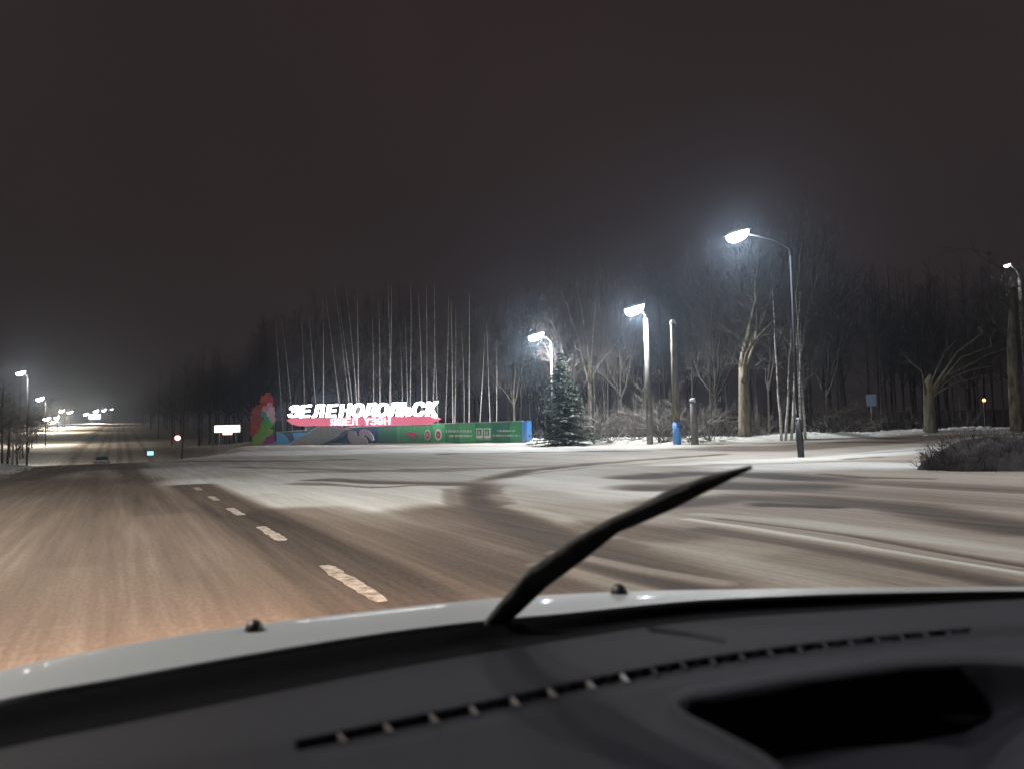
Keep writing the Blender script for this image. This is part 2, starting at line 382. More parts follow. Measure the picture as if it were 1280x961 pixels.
# ------------------------------------------------------------------ the car we look out of
car = empty('car', (0, 0, 0)); tag(car, 'white car seen from inside, its dark dashboard, wiper and bonnet edge in front', 'car')
def curve(pts):
    xs = [p[0] for p in pts]; ys = [p[1] for p in pts]
    x0 = np.array(xs, float); y0 = np.array(ys, float); m = np.gradient(y0, x0)
    def f(u):
        u = np.asarray(u, float); i = np.clip(np.searchsorted(x0, u) - 1, 0, len(x0) - 2); h = x0[i + 1] - x0[i]; k = (u - x0[i]) / h
        kk = np.clip(k, -1.5, 2.5)
        a = (2 * kk ** 3 - 3 * kk ** 2 + 1) * y0[i] + (kk ** 3 - 2 * kk ** 2 + kk) * h * m[i] + (-2 * kk ** 3 + 3 * kk ** 2) * y0[i + 1] + (kk ** 3 - kk ** 2) * h * m[i + 1]
        return np.where(u < x0[0], y0[0] + (u - x0[0]) * m[0], np.where(u > x0[-1], y0[-1] + (u - x0[-1]) * m[-1], a))
    return f
cA = curve([(-60, 860), (0, 843), (150, 811), (310, 785), (450, 768), (620, 750), (800, 740), (960, 737), (1280, 734), (1380, 734)])
cB = curve([(-60, 890), (0, 875), (150, 847), (310, 818), (500, 788), (610, 775), (700, 767), (860, 751), (991, 744), (1130, 740), (1280, 738), (1380, 738)])
cC = curve([(-60, 952), (0, 936), (150, 905), (310, 872), (500, 834), (640, 810), (860, 777), (1070, 762), (1280, 749), (1380, 745)])
cD = curve([(-60, 990), (200, 960), (370, 931), (481, 908), (593, 885), (734, 854), (860, 830), (945, 817), (1047, 804), (1142, 794), (1204, 788), (1380, 774)])
def PH(u, v, h):
    u = float(u); v = float(v); h = float(h)
    w = fwd + (u - 640) / FPX * right - (v - 480.5) / FPX * up; return EYE + w * (-h / w.z)
def grid_mesh(name, rows, matl, parent, smooth=True, close=False):
    nr, nc = len(rows), len(rows[0]); vs = [tuple(p) for r in rows for p in r]
    fs = [(i * nc + j, i * nc + j + 1, (i + 1) * nc + j + 1, (i + 1) * nc + j) for i in range(nr - 1) for j in range(nc - 1)]
    me = bpy.data.meshes.new(name); me.from_pydata(vs, [], fs); me.materials.append(matl)
    if smooth: me.polygons.foreach_set('use_smooth', [True] * len(fs))
    bm = bmesh.new(); bm.from_mesh(me); bmesh.ops.recalc_face_normals(bm, faces=bm.faces)
    if sum(f.normal.z for f in bm.faces) < 0: bmesh.ops.reverse_faces(bm, faces=bm.faces)
    bm.to_mesh(me); bm.free()
    return link(name, me, parent)
US = np.arange(-60, 1381, 12)
rowB = [PH(u, cB(u), .295) for u in US]; rowA = [PH(u, cA(u), .298) for u in US]
hood_rows = [[p + Vector((0, 0, -.05)) for p in rowB], [p + Vector((0, 0, -.003)) for p in rowB], rowB, [b.lerp(a, .05) for a, b in zip(rowA, rowB)]]
for k in (.33, .66): hood_rows.append([b.lerp(a, k) + Vector((0, 0, .002)) for a, b in zip(rowA, rowB)])
hood_rows.append(rowA)
for dd, dz in ((.05, -.006), (.12, -.02), (.3, -.07), (.55, -.16), (.75, -.28), (.85, -.42), (.88, -.6)):
    hood_rows.append([a + CF * dd * .9 + Vector((0, 0, dz)) for a in rowA])
hood = grid_mesh('hood', hood_rows, M['hood'], car); tag(hood, 'white bonnet edge below the windscreen')
cowl_rows = [[p + Vector((0, 0, -.006)) for p in rowB]]
cowl_rows.append([PH(u, cB(u) * .8 + cC(u) * .2, .297) for u in US])
cowl_rows.append([PH(u, cB(u) * .5 + cC(u) * .5, .308) for u in US])
cowl_rows.append([PH(u, cB(u) * .2 + cC(u) * .8, .305) for u in US])
cowl_rows.append([PH(u, cC(u) + 8, .290) for u in US])
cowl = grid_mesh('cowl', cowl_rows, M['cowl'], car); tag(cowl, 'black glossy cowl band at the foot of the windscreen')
# washer nozzles
for (u, v, w) in ((318, 788, .013), (774, 741, .0125)):
    mb = MB(); c = PH(u, v, .298); n = 10
    for k, (rr, hh) in enumerate(((1.15, -.002), (1.1, .004), (.9, .010), (.5, .0145), (.05, .016))):
        mb.v += [tuple(c + CR * (w * rr * math.cos(a)) + CF * (w * 1.3 * rr * math.sin(a)) + Vector((0, 0, hh * 1.1))) for a in [2 * math.pi * i / n for i in range(n)]]
    mb.f = [(k * n + i, k * n + (i + 1) % n, (k + 1) * n + (i + 1) % n, (k + 1) * n + i) for k in range(4) for i in range(n)] + [tuple(4 * n + i for i in range(n))]
    mb.m = [0] * len(mb.f); mb.build('washer_nozzle', M['black'], hood, smooth=True)
# dashboard with its long defroster slot and the open tray
RIBS = [426, 484, 541, 591, 642, 689, 737, 779, 817, 854, 890, 927, 962, 999, 1031, 1063, 1096, 1127, 1157, 1185]
TRAY = [(852, 884), (862, 879), (885, 875.5), (989, 857), (1127, 837), (1200, 833), (1240, 834), (1400, 842), (1400, 1100), (1060, 1100), (1010, 990), (960, 944), (900, 912), (862, 893)]
def sdf_poly(u, v, poly):
    d = dist_poly(u, v, poly + [poly[0]]); ins = in_poly(u.ravel(), v.ravel(), poly).reshape(u.shape); return np.where(ins, d, -d)
us = np.arange(-60, 1381, 3.0); nv = 210
VV = np.zeros((nv, len(us))); UU = np.tile(us, (nv, 1))
for i in range(nv): VV[i] = cC(us) + (1060 - cC(us)) * (i / (nv - 1))
dD = VV - cD(UU)
hgt = .272 - .020 * sst(0, 1, (VV - cC(UU)) / (cD(UU) - cC(UU))) - .022 * sst(0, 1, (VV - cD(UU)) / 180)
hgt = hgt + .0035 * np.exp(-((dD - 12) / 9) ** 2) * sst(360, 420, UU)   # shallow step behind the slot
wS = np.interp(UU, [370, 700, 900, 1215], [5.6, 5.2, 4.2, 2.4])
slot = (1 - sst(.72, 1.15, np.abs(dD) / wS)) * sst(368, 376, UU) * (1 - sst(1208, 1216, UU))
seam = np.exp(-(dist_poly(UU, VV, [(812, 786), (860, 792), (905, 801)]) / 2.2) ** 2)
tr = sst(-3, 7, sdf_poly(UU, VV, TRAY))
rowsD = []
bump_l = .004 * np.exp(-((sdf_poly(UU, VV, TRAY) + 9) / 8) ** 2)
low = .030 * slot + .006 * seam + .052 * tr * (1 - .45 * sst(1195, 1300, UU)) - bump_l
# a small moulded step inside the tray
low = low - .004 * np.exp(-(dist_poly(UU, VV, [(1230, 800), (1300, 812)]) / 10) ** 2) * tr
for i in range(nv): rowsD.append([PH(UU[i, j], VV[i, j], hgt[i, j]) - Vector((0, 0, low[i, j])) for j in range(len(us))])
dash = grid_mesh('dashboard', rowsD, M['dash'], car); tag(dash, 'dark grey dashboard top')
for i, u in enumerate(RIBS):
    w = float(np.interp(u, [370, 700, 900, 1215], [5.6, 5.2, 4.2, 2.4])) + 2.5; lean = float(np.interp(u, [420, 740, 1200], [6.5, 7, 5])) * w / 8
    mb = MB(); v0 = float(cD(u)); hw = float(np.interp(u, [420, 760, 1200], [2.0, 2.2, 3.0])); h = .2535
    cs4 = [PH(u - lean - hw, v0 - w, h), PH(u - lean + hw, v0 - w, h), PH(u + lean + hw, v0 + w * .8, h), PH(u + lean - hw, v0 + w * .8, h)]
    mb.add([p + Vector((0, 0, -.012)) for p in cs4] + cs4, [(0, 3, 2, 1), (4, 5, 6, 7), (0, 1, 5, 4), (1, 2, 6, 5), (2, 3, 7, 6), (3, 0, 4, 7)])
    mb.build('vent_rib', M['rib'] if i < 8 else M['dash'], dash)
mb = MB(); mb.box(PH(1198, 897, .295), (.075, .016, .010), Matrix.Rotation(math.radians(-12), 3, 'Z')); t_ = mb.build('tray_glint', M['rib'], dash)  # pale bar standing in for the bright highlight on the tray floor
mb = MB(); pts = [PH(1215, 838, .262), PH(1250, 842, .262), PH(1300, 847, .262), PH(1370, 852, .262)]; mb.tube(pts, .0035, 8); mb.build('tray_lip_glint', M['galv'], dash, True)  # light rod in place of the highlight along the upper tray lip
# windscreen: clear glass, sloping back from the cowl over the viewer
m = bpy.data.materials.new('windscreen_glass'); m.use_nodes = True; n_ = m.node_tree.nodes; n_.remove(n_['Principled BSDF'])
tb = n_.new('ShaderNodeBsdfTransparent'); tb.inputs['Color'].default_value = (.98, .98, .98, 1); m.node_tree.links.new(tb.outputs[0], n_['Material Output'].inputs['Surface'])
ws = []
for k in range(7):
    ws.append([rowB[j].lerp(rowA[j], .1) + Vector((0, 0, -.02)) - CF * (.78 * rowB[j].dot(CF)) * (k / 6) * .9 - CF * .0 + Vector((0, 0, .62 * k / 6)) for j in range(0, len(US), 4)])
wsc = grid_mesh('windscreen', ws, m, car); tag(wsc, 'clear windscreen glass')
# wiper caught half way up the glass
def glass_pt(u, v, k):   # on the sloping glass; k metres above its foot
    b = PH(u, float(cB(u)), .295); db = (b - EYE).dot(fwd)
    w = fwd + (u - 640) / FPX * right - (v - 480.5) / FPX * up
    return EYE + w * (db - k)
wp = [glass_pt(598, 818, .0), glass_pt(612, 792, .0), glass_pt(632, 764, .02), glass_pt(672, 722, .05), glass_pt(720, 688, .09), glass_pt(768, 656, .13), glass_pt(820, 630, .16), glass_pt(862, 612, .18)]
mb = MB(); wr = [.026, .021, .0175, .021, .019, .013, .009, .006]
for i in range(len(wp) - 1): pass
n = 10; vs = []
for i, p in enumerate(wp):
    d = (wp[min(i + 1, len(wp) - 1)] - wp[max(i - 1, 0)]).normalized(); a = d.cross(fwd).normalized(); b = d.cross(a)
    for k in range(n):
        qn = 2 * math.pi * k / n; vs.append(p + a * math.cos(qn) * wr[i] * .95 + b * math.sin(qn) * .010)
mb.add(vs, [(i * n + k, i * n + (k + 1) % n, (i + 1) * n + (k + 1) % n, (i + 1) * n + k) for i in range(len(wp) - 1) for k in range(n)] + [tuple(range(n)), tuple((len(wp) - 1) * n + k for k in range(n))])
wiper = mb.build('wiper', M['rubber'], car, smooth=True); tag(wiper, 'black windscreen wiper raised across the glass')
bl = [glass_pt(742, 676, .10), glass_pt(790, 652, .13), glass_pt(840, 627, .16), glass_pt(890, 605, .19), glass_pt(945, 585, .21)]
mb = MB(); n = 8; vs = []; br = [.005, .012, .015, .011, .003]
for i, p in enumerate(bl):
    d = (bl[min(i + 1, len(bl) - 1)] - bl[max(i - 1, 0)]).normalized(); a = d.cross(fwd).normalized(); b = d.cross(a)
    for k in range(n): qn = 2 * math.pi * k / n; vs.append(p + a * math.cos(qn) * br[i] + b * math.sin(qn) * .008 + fwd * .02)
mb.add(vs, [(i * n + k, i * n + (k + 1) % n, (i + 1) * n + (k + 1) % n, (i + 1) * n + k) for i in range(len(bl) - 1) for k in range(n)])
mb.build('wiper_blade', M['rubber'], wiper, smooth=True)
mb = MB(); mb.tube([p + fwd * .02 - up * r_ * .55 for p, r_ in zip(bl, br)], [r_ * .4 for r_ in br], 6); mb.build('blade_rubber', M['black'], wiper, True)
mb = MB(); mb.tube([wp[0] - fwd * .012 - up * .01, wp[0] + fwd * .012 - up * .01], .024, 14); mb.build('hinge', M['black'], wiper, True)
# its low beams
for sx, uu in ((-.15, 300), (1.1, 700)):
    ld = bpy.data.lights.new('low_beam', 'SPOT'); ld.energy = 1150; ld.color = (1, .66, .48); ld.spot_size = math.radians(95); ld.spot_blend = 1; ld.shadow_soft_size = .06
    lo = bpy.data.objects.new('low_beam', ld); COL.objects.link(lo); lo.parent = car
    lp = CF * 2.75 + CR * sx + Vector((0, 0, .68)); lo.location = lp
    tgt = CF * 15 + CR * (sx * .4) ; lo.rotation_euler = (tgt - lp).to_track_quat('-Z', 'Y').to_euler()

# ------------------------------------------------------------------ street lamps
def add_light(parent, loc, e, c, r=.12):
    for kind, k in (('SPOT', 1.0), ('POINT', .28)):      # most of a luminaire's light goes down, some spills sideways from the bowl
        ld = bpy.data.lights.new('lamp_light', kind); ld.energy = e * k; ld.color = c; ld.shadow_soft_size = r
        if kind == 'SPOT': ld.spot_size = math.radians(170); ld.spot_blend = .35
        lo = bpy.data.objects.new('lamp_light', ld); COL.objects.link(lo); lo.parent = parent; lo.location = loc
def street_lamp(base, head, label, energy, lens, col=(.95, .96, 1), lens_len=1.0, rp=(.15, .10), matl=None, group='street lamps around the junction', yaw=None, heads=1, soft=.12):
    o = empty('street_lamp', base); tag(o, label, 'street lamp', group)
    h = Vector(head) - Vector(base); H = h.z; side = Vector((h.x, h.y, 0)); L = side.length; sd = side.normalized() if L > .05 else Vector((1, 0, 0))
    mb = MB(); mb.tube([(0, 0, -.3), (0, 0, H * .5), (0, 0, H - .8)], [rp[0], (rp[0] + rp[1]) / 2, rp[1]], 8); mb.build('pole', matl or M['concrete'], o, True)
    for hd in range(heads):
        sg = 1 if hd == 0 else -1
        mb = MB(); mb.tube([Vector((0, 0, H - .95)), Vector((0, 0, H - .6)) + sd * sg * .05, Vector((0, 0, H - .25)) + sd * sg * L * .3, sd * sg * (L - .3) + Vector((0, 0, H))], .045, 6); mb.build('arm', matl or M['galv'], o, True)
        c = sd * sg * L + Vector((0, 0, H)); z = Vector((0, 0, 1)); fl = sd * sg
        cross = fl.cross(z)
        hm = MB(); hl = lens_len
        prof = [(-.55, .14, .05), (-.35, .40, .11), (.0, .5, .15), (.35, .42, .12), (.55, .2, .05)]
        vs = []
        for (a, w, hh) in prof:
            for k in range(7):
                an = math.pi * k / 6; vs.append(c + fl * a * hl * 1.15 + cross * math.cos(an) * w * hl * .58 + z * (math.sin(an) * hh * hl * .8 + .01 - a * hl * .32))
        hm.add(vs, [(i * 7 + k, i * 7 + k + 1, (i + 1) * 7 + k + 1, (i + 1) * 7 + k) for i in range(4) for k in range(6)] + [tuple(range(7)), tuple(28 + k for k in range(7))] + [(i * 7, (i + 1) * 7, (i + 1) * 7 + 6, i * 7 + 6) for i in range(4)])
        head_o = hm.build('lamp_head', M['lampbody'], o, True)
        lm = MB(); vs = []
        for ring, (rr, dz) in enumerate(((1, 0), (.95, -.16), (.75, -.32), (.38, -.42))):
            for k in range(14):
                an = 2 * math.pi * k / 14; vs.append(c + fl * math.cos(an) * .5 * hl * rr + cross * math.sin(an) * .34 * hl * rr + z * (dz * hl * .85 - math.cos(an) * .15 * hl * rr))
        lm.add(vs, [(i * 14 + k, i * 14 + (k + 1) % 14, (i + 1) * 14 + (k + 1) % 14, (i + 1) * 14 + k) for i in range(3) for k in range(14)] + [tuple(42 + k for k in range(14)), tuple(range(14))])
        lm.build('lens', M[lens], head_o, True)
        if energy: add_light(o, c - z * .20 * hl, energy, col, min(soft, .09 * hl) if soft < .2 else soft)
    return o
COOL = (.80, .90, 1.0)
def lamp_at(u_base, d, head_px, **kw):
    b = on_ground(u_base, d); hd = P(head_px[0], head_px[1], d); hd = Vector((hd.x, hd.y, hd.z + .12)); return street_lamp(b, hd, **kw)
lamp_at(998, 33, (922, 295), label='nearest street lamp, its arm reaching left from a thin pole on the snowy verge', energy=6500, lens='lens', lens_len=1.0, rp=(.065, .045), matl=M['darksteel'])
lamp_at(812, 57, (793, 386), label='street lamp on a pale concrete pole beside the post with a blue painted foot', energy=13000, lens='lens', lens_len=1.6, rp=(.24, .17))
lamp_at(692, 72, (670, 420), label='street lamp rising behind the snowy spruce', energy=19000, lens='lens', lens_len=1.5, rp=(.16, .11))
lamp_at(1286, 52, (1259, 333), label='dim street lamp at the right edge above the dark woods', energy=260, lens='lensdim', lens_len=.55, rp=(.14, .1))
# lamps standing outside the frame on both sides of the junction
street_lamp((-12.5, 4.5, 0), (-9.5, 6.5, 9.6), 'street lamp on the left verge beside the car', 6500, 'lens', col=(1, .90, .80), lens_len=.8, soft=.4)
street_lamp((19.5, 12.0, 0), (16.5, 12.5, 9.6), 'street lamp on the right verge beside the side road', 3800, 'lens', col=(.97, .97, 1), lens_len=.8, soft=.4)
G2 = 'street lamps lining the road down and up the hill'
lamp_at(34, 98, (26, 466.5), label='closest lamp of the left row beside the downhill road', energy=9000, lens='lens', lens_len=1.0, rp=(.13, .09), matl=M['darksteel'], col=(1, .88, .74), group=G2)
lamp_at(57, 158, (50, 498.5), label='second lamp of the left row beside the downhill road', energy=16000, lens='lens', lens_len=1.4, rp=(.13, .09), matl=M['darksteel'], col=(1, .84, .66), group=G2)
for i, (u, v, d, sz, lb) in enumerate([
    (58.7, 522.5, 250, 2.9, 'lower left lamp of the far cluster on the hill'), (71, 521.5, 300, 2.6, 'lamp right of the lowest left one in the far cluster'),
    (67, 527, 330, 2.9, 'lowest bright lamp of the far cluster on the hill'), (77.5, 513, 330, 3.2, 'left lamp of the pair high on the far hill'),
    (87, 514.5, 340, 3.2, 'right lamp of the pair high on the far hill'), (107.5, 517, 400, 3.2, 'lamp just left of the lit billboard on the hilltop'),
    (120, 513, 420, 3.6, 'lamp straight above the lit billboard on the hilltop'), (130, 512, 430, 3.2, 'lamp above the right end of the hilltop billboard'),
    (139.5, 511, 440, 2.6, 'rightmost yellowish lamp on the hilltop')]):
    dim = i == 8
    lamp_at(u + 1.2, d, (u, v), label=lb, energy=52000 if i in (0, 3, 6, 1) else 0, lens='lensdim' if dim else 'lensfar', col=(1, .80, .56), lens_len=sz * .8, rp=(.12, .09), matl=M['darksteel'], group=G2)
# billboard on the hill top
b = on_ground(118.5, 405); bo = empty('billboard', b); tag(bo, 'pale blue lit billboard at the top of the far hill', 'billboard')
c = P(118.5, 520.5, 405) - b
mb = MB(); mb.box((c.x, c.y, c.z), (6.2, .4, 2.6)); mb.build('sign_face', M['board'], bo)
for sx in (-2, 2): mb = MB(); mb.box((c.x + sx, c.y + .5, (c.z - 1) / 2), (.3, .3, c.z - 1)); mb.build('leg', M['galv'], bo)

# ------------------------------------------------------------------ concrete posts, small signs
b = on_ground(846, 54); o = empty('concrete_post', b); tag(o, 'pale concrete post with a blue painted foot and a snow cap', 'post')
mb = MB(); mb.tube([(0, 0, 1.55), (0, 0, 8.45)], [.265, .20], 10); mb.build('shaft', M['bark2'], o, True)
mb = MB(); mb.tube([(0, 0, -.2), (0, 0, 1.56)], [.28, .275], 12); mb.build('painted_foot', M['blue'], o, True)
mb = MB(); mb.tube([(0, 0, 8.45), (.03, 0, 8.6), (.12, 0, 8.72)], [.25, .2, .05], 8); mb.build('snow_cap', M['snow'], o, True)
b = on_ground(868, 52); o = empty('concrete_post', b); tag(o, 'short broken grey post with snow on top among the branches', 'post')
mb = MB(); mb.tube([(0, 0, -.2), (0, 0, 2.9)], [.25, .22], 8); mb.build('shaft', M['concrete'], o, True)
mb = MB(); mb.tube([(-.05, 0, 2.88), (0, 0, 3.0), (.1, 0, 3.12)], [.26, .2, .05], 8); mb.build('snow_cap', M['snow'], o, True)
b = on_ground(1000, 31.5); o = empty('marker_post', b); tag(o, 'dark marker post on the snowy verge at the foot of the nearest lamp', 'post')
mb = MB(); mb.tube([(0, 0, -.25), (-.02, 0, .7), (-.05, 0, 1.55)], [.13, .15, .12], 8); mb.build('shaft', M['black'], o, True)
mb = MB(); mb.tube([(-.05, 0, 1.54), (-.05, 0, 1.63)], [.13, .05], 8); mb.build('cap', M['galv'], o, True)
# white lit sign board
d = 112; b = on_ground(285, d); o = empty('roadside_sign', b); tag(o, 'wide brightly lit white sign board on two posts beside the colourful sculpture', 'road sign')
c = P(284, 535.5, d) - b
mb = MB(); mb.box((c.x, c.y, c.z), (3.65, .14, .98)); mb.build('board', M['litsign'], o)
mb = MB(); mb.box((c.x, c.y + .1, c.z), (3.8, .06, 1.12)); mb.build('frame', M['galv'], o)
mb = MB(); mb.box((c.x + .05, c.y - .02, c.z - .70), (1.35, .12, .34)); mb.build('plate', M['pinklamp'], o)
for sx in (-1.2, 1.2): mb = MB(); mb.tube([(c.x + sx, c.y + .16, -.5), (c.x + sx, c.y + .16, c.z + .3)], .06, 6); mb.build('leg', M['galv'], o)
def small_sign(u, v, d, w, h, m1, label, name='road_sign', cat='road sign', rnd=False, extra=None):
    b = on_ground(u, d); o = empty(name, b); tag(o, label, cat); c = P(u, v, d) - b
    mb = MB(); mb.tube([(c.x, c.y + .08, -.3), (c.x, c.y + .08, c.z + h * .3)], .04, 6); mb.build('pole', M['galv'], o)
    mb = MB()
    n = 14 if rnd else 4
    poly = [(c.x + w / 2 * math.cos(2 * math.pi * (k + .5) / n) * (1 if rnd else 1.414), c.z + h / 2 * math.sin(2 * math.pi * (k + .5) / n) * (1 if rnd else 1.414)) for k in range(n)]
    mb.prism(poly, c.y - .03, c.y + .03); mb.build('sign_face', m1, o); return o
small_sign(222, 547, 120, .95, .8, M['pinklamp'], 'small round pinkish lit sign left of the wide white board', rnd=True)
small_sign(188, 566, 95, .75, .5, M['teallamp'], 'tiny pale teal sign low beside the downhill road')
o = small_sign(1089, 500, 56, .72, .85, M['roadsign'], 'faint pale blue sign standing in the dark woods on the right')
small_sign(1230, 500, 70, .26, .26, M['redlamp'], 'small glowing red signal light in the dark between two trunks', name='signal_light', cat='signal light', rnd=True)
# ------------------------------------------------------------------ the car ahead
b = on_ground(128, 100); o = empty('car', b, TH); tag(o, 'grey car driving away downhill on the slushy road ahead', 'car')
mb = MB()
pr = [(-2.1, .35, .72), (-2.1, .85, .74), (-1.9, .98, .76), (-1.2, 1.02, .8), (1.0, .98, .8), (2.0, .78, .74), (2.15, .4, .7)]
vs = []
for (y, zt, w) in pr:
    vs += [(-w * 1.1, y, .28), (-w * 1.16, y, .6 * zt), (-w, y, zt), (w, y, zt), (w * 1.16, y, .6 * zt), (w * 1.1, y, .28)]
mb.add(vs, [(i * 6 + k, i * 6 + (k + 1) % 6, (i + 1) * 6 + (k + 1) % 6, (i + 1) * 6 + k) for i in range(6) for k in range(6)] + [tuple(range(6)), tuple(36 + k for k in range(6))])
mb.build('body', M['carpaint'], o)
mb = MB(); vs = []
for (y, z, w) in ((-1.75, 1.0, .74), (-1.05, 1.44, .6), (.2, 1.47, .6), (1.0, .99, .72)): vs += [(-w, y, z), (w, y, z)]
for (y, z, w) in ((-1.75, .9, .8), (1.0, .9, .8)): vs += [(-w, y, z), (w, y, z)]
mb.add(vs, [(0, 1, 3, 2), (2, 3, 5, 4), (4, 5, 7, 6), (0, 8, 9, 1), (6, 7, 11, 10), (0, 2, 4, 6, 10, 8), (1, 9, 11, 7, 5, 3)]); mb.build('window', M['glass'], o)
mb = MB(); mb.box((0, -.4, 1.475), (1.2, 1.3, .03)); mb.build('roof', M['carpaint'], o)
for sx in (-.72, .72):
    for sy in (-1.35, 1.35): mb = MB(); mb.tube([(sx - .1, sy, .32), (sx + .1, sy, .32)], .32, 14); mb.build('wheel', M['tyre'], o)
    mb = MB(); mb.box((sx, -2.11, .76), (.3, .06, .14)); mb.build('tail_light', M['taillight'], o)
mb = MB(); mb.box((0, -2.12, .42), (1.5, .1, .2)); mb.build('bumper', M['black'], o)

# ------------------------------------------------------------------ town entrance sign
QL = P(345, 556.5, 109); QR = P(657, 553, 70); QL.z = QR.z = 0
wd = (QR - QL).normalized(); wn = Vector((wd.y, -wd.x, 0))      # along the wall, and towards the road
if wn.y > 0: wn = -wn
def wall_x(u, off=0.0):
    u = float(u)   # distance along the wall line (moved off metres towards the road) seen in column u
    w = fwd + (u - 640) / FPX * right - (538 - 480.5) / FPX * up
    o3 = QL + wn * off; a = Matrix(((w.x, -wd.x), (w.y, -wd.y))); r = Vector((o3.x - EYE.x, o3.y - EYE.y)); sol = a.inverted() @ r; return sol.y
def wall_z(u, v, off=0.0):
    u = float(u); v = float(v)
    w = fwd + (u - 640) / FPX * right - (v - 480.5) / FPX * up; x = wall_x(u, off); p = QL + wn * off + wd * x
    return EYE.z + w.z * ((p.y - EYE.y) / w.y)
rz = math.atan2(wd.y, wd.x); BASE = Vector((QL.x, QL.y, 0))
def wp2(u, v, off=0.0): return (wall_x(u, off), wall_z(u, v, off))
# local frame of sign objects: x along the wall, -y towards the road, z up
sg = empty('welcome_wall', BASE, rz); tag(sg, 'long low green and blue printed wall of the town entrance below the lit letters', 'sign wall')
def wprism(name, px, y0, y1, matl, parent, off=None, dz=0):
    mb = MB(); off = -y0 if off is None else off
    mb.prism([(wall_x(u, off), wall_z(u, v, off) + dz) for u, v in px], y0, y1); return mb.build(name, matl, parent)
def topv(u): return np.interp(u, [345, 478, 659], [540, 532, 526.2])
def botv(u): return np.interp(u, [345, 478, 659], [557.5, 555.5, 554])
panels = [(345, 384, 'bluedk'), (384, 412, 'bluedk'), (412, 444, 'bluedk'), (444, 472, 'bluedk'), (472, 496, 'greendk'), (496, 518, 'green'), (518, 541, 'green'), (541, 556, 'greenlt'), (556, 574, 'green'), (574, 594, 'greenlt'), (594, 615, 'green'), (615, 637, 'greendk'), (637, 653, 'green')]
for i, (a, bb, mk) in enumerate(panels):
    y = 0 if i % 2 else .012
    wprism('panel', [(a + .08, botv(a) + 1), (bb - .08, botv(bb) + 1), (bb - .08, topv(bb)), (a + .08, topv(a))], y, y + .18, M[mk], sg, 0)
for i, (a, bb, mk) in enumerate(panels):
    wprism('capping', [(a, topv(a) + .2), (bb, topv(bb) + .2), (bb, topv(bb) - .9), (a, topv(a) - .9)], -.05, .25, M['cap'], sg, 0)
wprism('end_post', [(653, 555), (659.5, 555), (659.5, 526), (653, 526.6)], -.08, .5, M['blue'], sg, 0)
wprism('painted_shape', [(346, 556), (361, 556), (362, 551), (358, 545), (354, 541), (346, 540.5)], -.03, -.002, M['bluelt'], sg, 0)
wprism('painted_shape', [(366, 541), (384, 540.5), (384, 548), (374, 551), (368, 548)], -.03, -.002, M['bluelt'], sg, 0)
def disc(u, v, r, name, matl, y0, y1, n=18, sq=1.0):
    x, z = wp2(u, v); mb = MB(); mb.prism([(x + r * sq * math.cos(2 * math.pi * k / n), z + r * math.sin(2 * math.pi * k / n)) for k in range(n)], y0, y1); return mb.build(name, matl, sg)
disc(534.5, 543, .56, 'emblem', M['whitedull'], -.03, -.001); disc(534.5, 543, .40, 'emblem_disc', M['crimson'], -.045, -.03)
disc(548, 542.8, .60, 'emblem', M['white'], -.03, -.001); disc(548, 542.8, .38, 'emblem_disc', M['crimson'], -.045, -.03)
def figure(u, v, sc_, m1):            # simple beast-like figure of an emblem
    x, z = wp2(u, v); mb = MB()
    for (dx, dz, w, h, a) in ((0, 0, .42, .10, .5), (-.1, -.1, .08, .26, .2), (.08, -.12, .08, .22, -.3), (.14, .1, .14, .12, .6), (-.16, .12, .07, .22, -.6)):
        mb.box((x + dx * sc_, -.052, z + dz * sc_), (w * sc_, .012, h * sc_), Matrix.Rotation(a, 3, 'Y'))
    mb.build('emblem_figure', m1, sg)
figure(534.5, 543, .9, M['whitedull']); figure(548, 543, .8, M['whitedull'])
wprism('ribbon', [(506, 541.5), (512, 539.5), (519, 540), (520.5, 543), (519, 547.5), (516, 546.5), (512, 544)], -.03, -.002, M['crimson'], sg, 0)
for (a, bb) in ((595.5, 603.4), (605.2, 613)):
    wprism('plaque', [(a, 547.5), (bb, 547.2), (bb, 534.6), (a, 534.9)], -.03, -.002, M['white'], sg, 0)
    wprism('plaque_face', [(a + 1.2, 544), (bb - 1.2, 543.8), (bb - 1.2, 536), (a + 1.2, 536.2)], -.042, -.03, M['green'], sg, 0)
    wprism('plaque_figure', [(a + 2.2, 543), (a + 4.6, 543), (a + 5.2, 539), (a + 3.5, 537), (a + 2.4, 539.5)], -.055, -.042, M['whitedull'], sg, 0)
    wprism('plaque_caption', [(a, 549.6), (bb, 549.4), (bb, 548.4), (a, 548.6)], -.03, -.002, M['whitedull'], sg, 0)
def lettering(u0, u1, v, hpx, m1):    # line of print too small to read in the photograph: separate strokes
    mb = MB(); u = u0
    while u < u1:
        w = random.uniform(.9, 1.5)
        if random.random() < .14: u += 1.2; continue
        k = random.randrange(4)
        def bar(a0, v0, a1, v1):
            xa, za = wp2(u + a0, v0); xb, zb = wp2(u + a1, v1); mb.prism([(xa, za), (xb, za), (xb, zb), (xa, zb)], -.03, -.002)
        bar(0, v + hpx / 2, .38, v - hpx / 2)
        if k != 1: bar(w - .3, v + hpx / 2, w, v - hpx / 2)
        if k in (0, 1, 3): bar(.38, v - hpx / 2 + .6, w - .3, v - hpx / 2)
        if k in (1, 2): bar(.38, v + .3, w - .3, v - .3)
        if k == 3: bar(.38, v + hpx / 2, w - .3, v + hpx / 2 - .6)
        u += w + .35
    return mb.build('lettering', m1, sg)
lettering(557.5, 590, 538.6, 2.8, M['white']); lettering(559, 589.5, 544.4, 2.8, M['white'])
lettering(622, 644, 538.2, 2.4, M['whitedull']); lettering(616, 650, 544, 2.4, M['whitedull'])
